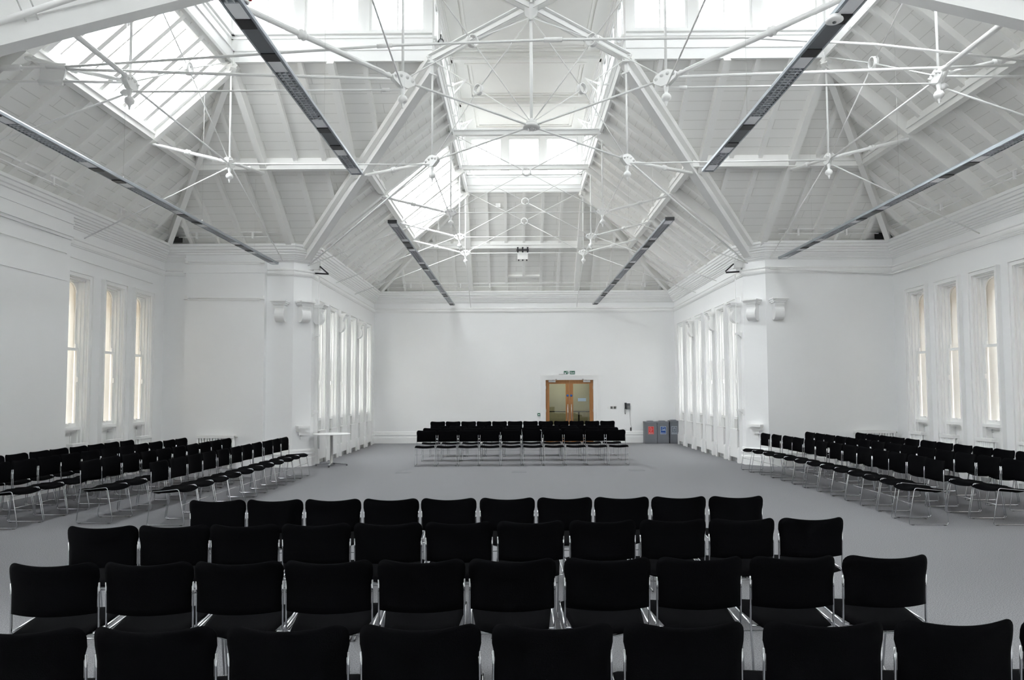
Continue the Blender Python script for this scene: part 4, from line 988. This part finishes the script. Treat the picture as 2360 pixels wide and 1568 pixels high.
for a, b, w_ in (((1.808, z0 + .026), (1.800, z0 - .004), .014), ((1.800, z0 - .004), (1.818, z0 - .022), .009), ((1.818, z0 - .022), (1.812, z0 - .048), .008), ((1.800, z0 - .004), (1.788, z0 - .028), .009), ((1.788, z0 - .028), (1.774, z0 - .034), .008), ((1.806, z0 + .02), (1.826, z0 + .006), .007), ((1.806, z0 + .02), (1.788, z0 + .012), .007), ((1.788, z0 + .012), (1.780, z0 - .002), .006)):
    m.beam((a[0], yy, a[1]), (b[0], yy, b[1]), .001, w_, (0, 0, 1) if abs(a[0] - b[0]) > abs(a[1] - b[1]) else (1, 0, 0), -w_ / 2)
m.build('running_figure', M['green'], t)
m = MB(); ax, az = 1.702, z0
m.prism([(ax - .045, yy, az - .042), (ax + .018, yy, az - .042), (ax + .018, yy, az - .024), (ax - .012, yy, az - .024), (ax + .045, yy, az + .032), (ax + .032, yy, az + .044), (ax - .026, yy, az - .012), (ax - .026, yy, az + .018), (ax - .045, yy, az + .018)], (0, .002, 0)); m.build('arrow', M['signwhite'], t)
text_mesh('Exit', .088, M['signwhite'], (1.930, ys - .002, z0 - .002), 'lettering', t)
m = MB(); m.boxp((1.46, YE - .05, 2.335), (1.64, YE, 2.36)); tag(m.build('door_sensor', M['steel']), 'slim grey sensor bar just left of the exit sign', 'sensor')

# ------------------------------------------------------------------ small things on the end wall
t = thing('break_glass_unit', 'small green break glass box left of the door', 'call point', (.765, YE, .97))
MB().boxp((.72, YE - .05, .925), (.81, YE, 1.02)).build('box', M['green'], t); MB().boxp((.74, YE - .053, .955), (.79, YE - .05, .985)).build('glass_window', M['signwhite'], t)
t = thing('light_switch', 'white switch plate, leftmost of three plates right of the door', 'switch', (3.155, YE, 1.2)); MB().boxp((3.115, YE - .012, 1.165), (3.195, YE, 1.235)).build('plate', M['white'], t); MB().boxp((3.14, YE - .018, 1.18), (3.17, YE - .012, 1.22)).build('rocker', M['white'], t)
for i, (x, nm) in enumerate(((3.265, 'middle'), (3.375, 'right'))):
    t = thing('wall_socket', 'metal socket plate, %s one of three plates right of the door' % nm, 'socket', (x, YE, 1.2)); MB().boxp((x - .042, YE - .012, 1.16), (x + .042, YE, 1.244)).build('plate', M['socket'], t)
    m = MB(); m.boxp((x - .02, YE - .016, 1.18), (x + .02, YE - .012, 1.2)); m.boxp((x - .008, YE - .016, 1.21), (x + .008, YE - .012, 1.23)); m.build('pin_holes', M['black'], t)
t = thing('wall_phone', 'dark grey phone with a coiled cord hanging on the end wall', 'phone', (3.80, YE, 1.25))
MB().boxp((3.76, YE - .06, 1.14), (3.895, YE, 1.345)).build('body', M['phone'], t)
m = MB()
for i in range(3):
    for j in range(4): m.boxp((3.80 + .028 * i, YE - .066, 1.165 + .026 * j), (3.82 + .028 * i, YE - .06, 1.183 + .026 * j))
m.build('keypad', M['socket'], t)
m = MB(); m.boxp((3.715, YE - .075, 1.16), (3.765, YE - .02, 1.36)); m.boxp((3.71, YE - .09, 1.155), (3.77, YE - .015, 1.20)); m.boxp((3.71, YE - .09, 1.315), (3.77, YE - .015, 1.365)); m.build('handset', M['black'], t)
pts = []
for k in range(60):
    u = k / 59; an = PI * u; base_ = V((3.735 + .0 - .02 * math.cos(an) * -1 - .01, YE - .04, 1.15 - .17 * math.sin(an))); pts.append(base_ + V((.007 * math.cos(k * 1.6), .007 * math.sin(k * 1.6), 0)))
MB().tube(pts, .0045, 5).build('coiled_cord', M['black'], t)
MB().tube(fillet([(3.885, YE - .02, 1.14), (3.885, YE - .012, .95), (3.90, YE - .012, .70), (3.93, YE - .012, .52)], .05), .004, 5).build('line_cord', M['socket'], t)
MB().boxp((3.895, YE - .02, .40), (3.935, YE - .0, .52)).build('plug', M['black'], t)
t = thing('wall_socket', 'white double socket low on the end wall behind the far chairs', 'socket', (3.68, YE, .46)); MB().boxp((3.60, YE - .012, .42), (3.75, YE, .50)).build('plate', M['white'], t); m = MB(); m.boxp((3.63, YE - .016, .44), (3.65, YE - .012, .48)); m.boxp((3.70, YE - .016, .44), (3.72, YE - .012, .48)); m.build('rocker', M['white'], t)

# ------------------------------------------------------------------ recycling bins
def bin_(x0, x1, yf, zt, label, poster, kind):
    cx = (x0 + x1) / 2; t = thing('recycling_bin', label, 'bin', (cx, yf + .2, 0), 'grey recycling bins'); yb = yf + .36
    m = MB(); m.boxp((x0, yf + .012, .0), (x1, yb, zt - .05)); m.build('body', M['bin'], t)
    m = MB(); m.boxp((x0 + .012, yf, .025), (x1 - .012, yf + .012, zt - .06)); m.build('door', M['bin'], t)
    m = MB(); m.prism([(x0 - .004, yf - .006, zt - .05), (x0 - .004, yb, zt - .05), (x0 - .004, yb, zt), (x0 - .004, yf + .06, zt), (x0 - .004, yf - .006, zt - .02)], (x1 - x0 + .008, 0, 0)); m.build('lid', M['bin'], t)
    m = MB(); m.boxp((cx - .10, yf + .10, zt), (cx + .10, yb - .08, zt + .02)); m.boxp((cx - .07, yf + .13, zt + .018), (cx + .07, yb - .11, zt + .024)); m.build('opening_rim', M['bin'], t)
    p0, p1, z0, z1 = cx - .085, cx + .085, .325, .565
    m = MB(); m.boxp((p0 - .012, yf - .002, z0 - .012), (p1 + .012, yf, z1 + .012)); pb = m.build('poster_border', M['pline'], t) if kind != 'red' else m.build('poster_border', new_mat('poster_border_red', (.62, .25, .24), .5), t)
    MB().boxp((p0, yf - .004, z0), (p1, yf - .002, z1)).build('poster', M[poster], t)
    m = MB(); y = yf - .005
    if kind == 'red':
        m.tube([(cx - .045, y, .52), (cx - .025, y, .545), (cx + .0, y, .53), (cx + .015, y, .44), (cx + .005, y, .41), (cx - .02, y, .405), (cx - .035, y, .43)], .005, 5, closed=True); m.tube([(cx + .045, y, .49), (cx + .05, y, .46)], .004, 5)
    elif kind == 'blue':
        m.boxp((cx - .04, y, .47), (cx - .03, y + .001, .54)); m.boxp((cx + .03, y, .47), (cx + .04, y + .001, .54)); m.boxp((cx - .04, y, .535), (cx + .04, y + .001, .545)); m.boxp((cx - .06, y, .44), (cx + .07, y + .001, .455)); m.boxp((cx - .01, y, .455), (cx + .06, y + .001, .47))
    else:
        m.boxp((cx - .035, y, .41), (cx - .028, y + .001, .51)); m.boxp((cx + .028, y, .41), (cx + .035, y + .001, .51)); m.boxp((cx - .035, y, .405), (cx + .035, y + .001, .412)); m.boxp((cx - .042, y, .51), (cx + .042, y + .001, .522)); m.boxp((cx - .012, y, .522), (cx + .012, y + .001, .535))
    m.build('icon', M['pline'] if kind != 'red' else new_mat('pale_red_icon', (.75, .42, .4), .5), t)
    m = MB(); m.boxp((cx - .065, y, .345), (cx - .04, y + .001, .365)); m.boxp((cx - .03, y, .348), (cx + .065, y + .001, .358)); m.build('caption_bar', M['signwhite'], t)
yb_ = YE - .46
bin_(4.32, 4.72, yb_, .735, 'grey recycling bin with a red poster, leftmost of three', 'pred', 'red')
bin_(4.728, 5.125, yb_, .735, 'grey recycling bin with a blue poster, middle of three', 'pblue', 'blue')
bin_(5.16, 5.44, yb_, .765, 'grey recycling bin with a grey poster, in the right corner', 'pgrey', 'grey')

# ------------------------------------------------------------------ table
tx, ty = -4.42, 16.34
t = thing('round_table', 'round white cafe table on a steel column beside the left pier', 'table', (tx, ty, 0))
MB().lathe((tx, ty, .735), (0, 0, 1), [(.40, 0), (.435, .004), (.44, .014), (.435, .024), (.40, .026)], 40).build('table_top', M['white'], t)
MB().lathe((tx, ty, .05), (0, 0, 1), [(.045, 0), (.036, .02), (.036, .66), (.09, .675), (.09, .685)], 20).build('column', M['steel'], t)
m = MB()
for k in range(4):
    an = PI / 4 * 0 + k * PI / 2 + .1; q = V((math.cos(an), math.sin(an), 0)); m.beam(V((tx, ty, .075)), V((tx, ty, .045)) + q * .37, .045, .03)
m.build('base_star', M['chrome'], t)
for k in range(4):
    an = k * PI / 2 + .1; q = V((math.cos(an), math.sin(an), 0)); MB().lathe(V((tx, ty, 0)) + q * .36, (0, 0, 1), [(.02, 0), (.02, .02)], 10).build('foot', M['black'], t)

# ------------------------------------------------------------------ floor boxes
for i, (x, y, nm) in enumerate(((-2.45, 14.85, 'left'), (.05, 14.95, 'middle'), (2.65, 15.2, 'right'))):
    t = thing('floor_box', 'flush carpeted floor box before the far chairs, %s of three' % nm, 'floor box', (x, y, 0), 'floor boxes')
    m = MB()
    for a, b in (((-.16, -.11), (.16, -.10)), ((-.16, .10), (.16, .11)), ((-.16, -.10), (-.15, .10)), ((.15, -.10), (.16, .10))): m.boxp((x + a[0], y + a[1], 0), (x + b[0], y + b[1], .004))
    m.build('rim', M['carpet_edge'], t); MB().boxp((x - .15, y - .10, 0), (x + .15, y + .10, .002)).build('lid', M['carpet'], t)

# ------------------------------------------------------------------ chairs
RX = .2315
def make_chair():
    t = thing('stacking_chair', '', 'chair', (0, 0, 0))
    for s_ in (-1, 1):
        x = s_ * RX
        p = [(x, -.208, .70), (x, -.203, .60), (x, -.198, .445), (x, -.248, .008), (x, .245, .008), (x, .160, .472), (x, -.196, .437)]
        MB().tube(fillet(p[:3] + p[3:], .035, 3), .0058, 7).build('side_frame', M['chrome'], t)
    # seat: dished pad with a drooping front
    nx, ny = 15, 13; top = []; bot = []
    for j in range(ny):
        v = -1 + 2 * j / (ny - 1); y = -.02 + .225 * v
        hw = .196 + .036 * min(1, (v + 1) / 1.4)
        ra = []; rb = []
        for i in range(nx):
            u = -1 + 2 * i / (nx - 1)
            x = u * hw
            yy = y + (.020 * (1 - u * u) if v > .6 else 0) * ((v - .6) / .4 if v > .6 else 0)
            mid = .440 + .028 * (v + 1) / 2 - (.030 - .012 * max(0, v)) * (1 - u * u) - (.034 * ((v - .55) / .45) ** 2 if v > .55 else 0)
            th = .021 * (max(0, 1 - abs(u) ** 5) ** .5) * (max(0, 1 - abs(v) ** 7) ** .5)
            ra.append((x, yy, mid + th + .004)); rb.append((x, yy, mid - th - .001))
        top.append(ra); bot.append(rb)
    def closed_grid(A, B):
        m = MB(); r, c = len(A), len(A[0]); vs = [p for row in A for p in row] + [p for row in B for p in row]; fs = []; o = r * c
        for j in range(r - 1):
            for i in range(c - 1):
                a, b, d_, e_ = j * c + i, j * c + i + 1, (j + 1) * c + i + 1, (j + 1) * c + i
                fs.append((a, b, d_, e_)); fs.append((o + e_, o + d_, o + b, o + a))
        for i in range(c - 1):
            fs.append((i + 1, i, o + i, o + i + 1)); k = (r - 1) * c; fs.append((k + i, k + i + 1, o + k + i + 1, o + k + i))
        for j in range(r - 1):
            a, b = j * c, (j + 1) * c; fs.append((a, b, o + b, o + a)); a, b = j * c + c - 1, (j + 1) * c + c - 1; fs.append((b, a, o + a, o + b))
        return m.add(vs, fs, smooth=True)
    closed_grid(top, bot).build('seat', M['fabric'], t)
    # backrest: curved panel with rounded top corners
    zs = [.540, .548, .58, .63, .675, .70, .73, .765, .785, .80, .812, .820, .8245, .826]; rr = .060
    A = []; B = []; nx = 17
    for j, z in enumerate(zs):
        hw = .2265 if z < .68 else .2265 + .0115 * min(1, (z - .68) / .05)
        if z > .826 - rr: q = z - (.826 - rr); hw = hw - rr + math.sqrt(max(0, rr * rr - q * q))
        ra = []; rb = []
        ev = (max(0, 1 - abs(2 * (z - .54) / .286 - 1) ** 9)) ** .5
        for i in range(nx):
            u = -1 + 2 * i / (nx - 1); x = u * hw; uu = x / .236
            y = -.205 - .058 * (1 - uu * uu) - .05 * max(0, z - .62) - .10 * max(0, z - .72)
            th = .014 * (max(0, 1 - abs(u) ** 9) ** .5) * ev + .001
            zz = z - .021 * (1 - uu * uu) * (1 if z > .7 else .2)
            ra.append((x, y + th, zz)); rb.append((x, y - th, zz))
        A.append(ra); B.append(rb)
    closed_grid(B, A).build('backrest', M['fabric'], t)
    m = MB()
    p = [(-RX, -.199, .43), (-.16, -.20, .425), (-.08, -.205, .392), (0, -.207, .382), (.08, -.205, .392), (.16, -.20, .425), (RX, -.199, .43)]
    m.tube(fillet(p, .05, 3), .0055, 6); m.build('rear_seat_rail', M['chrome'], t)
    m = MB(); m.tube([(-RX, .198, .265), (RX, .198, .265)], .0042, 6); m.build('stretcher', M['chrome'], t)
    m = MB()
    for x in (-1, 1): m.boxp((x * RX - .008, -.215, .0), (x * RX + .008, -.185, .006)); m.boxp((x * RX - .008, .18, .0), (x * RX + .008, .21, .006))
    m.build('glide', M['black'], t)
    return t
proto = make_chair(); used = [False]
pk = list(proto.children)
def chair(x, y, rz, label, group):
    if not used[0]: r = proto; used[0] = True
    else:
        r = proto.copy(); C.objects.link(r)
        for ch in pk:
            c_ = ch.copy(); C.objects.link(c_); c_.parent = r
    r.location = (x, y, 0); r.rotation_euler = (0, 0, rz); r['label'] = label; r['group'] = group; r['category'] = 'chair'
    return r
rows = [('nearest', [(-2.152, 2.665), (-1.648, 2.677), (-1.137, 2.689), (-.619, 2.702), (-.104, 2.714), (.414, 2.727), (.968, 2.740), (1.487, 2.752), (1.995, 2.764)]),
        ('second nearest', [(-2.724, 3.672), (-2.221, 3.689), (-1.741, 3.705), (-1.262, 3.721), (-.765, 3.738), (-.268, 3.755), (.251, 3.772), (.755, 3.789), (1.269, 3.806), (1.787, 3.823)]),
        ('third nearest', [(-3.084, 4.690), (-2.609, 4.715), (-2.127, 4.740), (-1.643, 4.766), (-1.146, 4.792), (-.651, 4.818), (-.148, 4.844), (.360, 4.871), (.859, 4.897), (1.358, 4.924), (1.860, 4.950)]),
        ('fourth nearest', [(-2.788, 5.818), (-2.303, 5.835), (-1.813, 5.853), (-1.317, 5.870), (-.826, 5.887), (-.325, 5.905), (.167, 5.922), (.660, 5.939), (1.156, 5.957), (1.654, 5.974)])]
yaws = [.024, .034, .05, .035]
for (nm, ps), yw in zip(rows, yaws):
    for i, (x, y) in enumerate(ps):
        side = ORD[i] + ' from the left'
        chair(x + .236, y + .235, yw + random.uniform(-.012, .012), 'black chair seen from behind, %s in the %s row' % (side, nm), 'foreground chairs')
frow = [('front', 16.34, 10, -2.41, .510), ('second', 17.50, 10, -2.41, .510), ('third', 18.68, 10, -2.36, .510), ('back', 21.55, 12, -2.74, .492)]
for nm, y, n, xs, pt in frow:
    for i in range(n):
        chair(xs + .236 + pt * i, y + .016 * i, PI + .03 + random.uniform(-.02, .02), 'black chair facing camera, %s from left in %s row of the far block' % (ORD[i], nm), 'far block chairs')
lrow = [('front', -4.56, 8.93, 11, .492), ('second', -5.62, 9.12, 10, .490), ('third', -6.60, 8.74, 11, .492), ('back', -7.38, 9.65, 8, .488)]
for nm, x, y, n, pt in lrow:
    for i in range(n):
        chair(x + random.uniform(-.012, .012), y + .236 + pt * i, -PI / 2 + random.uniform(-.012, .012), 'black chair facing right, %s from near end of the left block, %s row' % (ORD[i], nm), 'left block chairs')
dfoot = [(5.043, 8.894)] + [(x, 9.44 + .484 * k) for k, x in enumerate((5.146, 5.140, 5.152, 5.149, 5.151, 5.136, 5.102, 5.098, 5.069, 5.061, 5.013, 4.954))]
for i, (x, y) in enumerate(dfoot):
    chair(x + .245, y + .228, PI / 2 + (.0 if i else -.05) + .02 * (i > 8) + random.uniform(-.015, .015), 'black chair facing left, %s from near end of the right block, front row' % ORD[i], 'right block chairs')
for nm, x, y, n, pt in (('middle', 6.32, 8.86, 14, .482), ('back', 7.28, 9.92, 11, .486)):
    for i in range(n):
        chair(x + random.uniform(-.012, .012), y + .236 + pt * i, PI / 2 + random.uniform(-.012, .012), 'black chair facing left, %s from near end of the right block, %s row' % (ORD[i], nm), 'right block chairs')
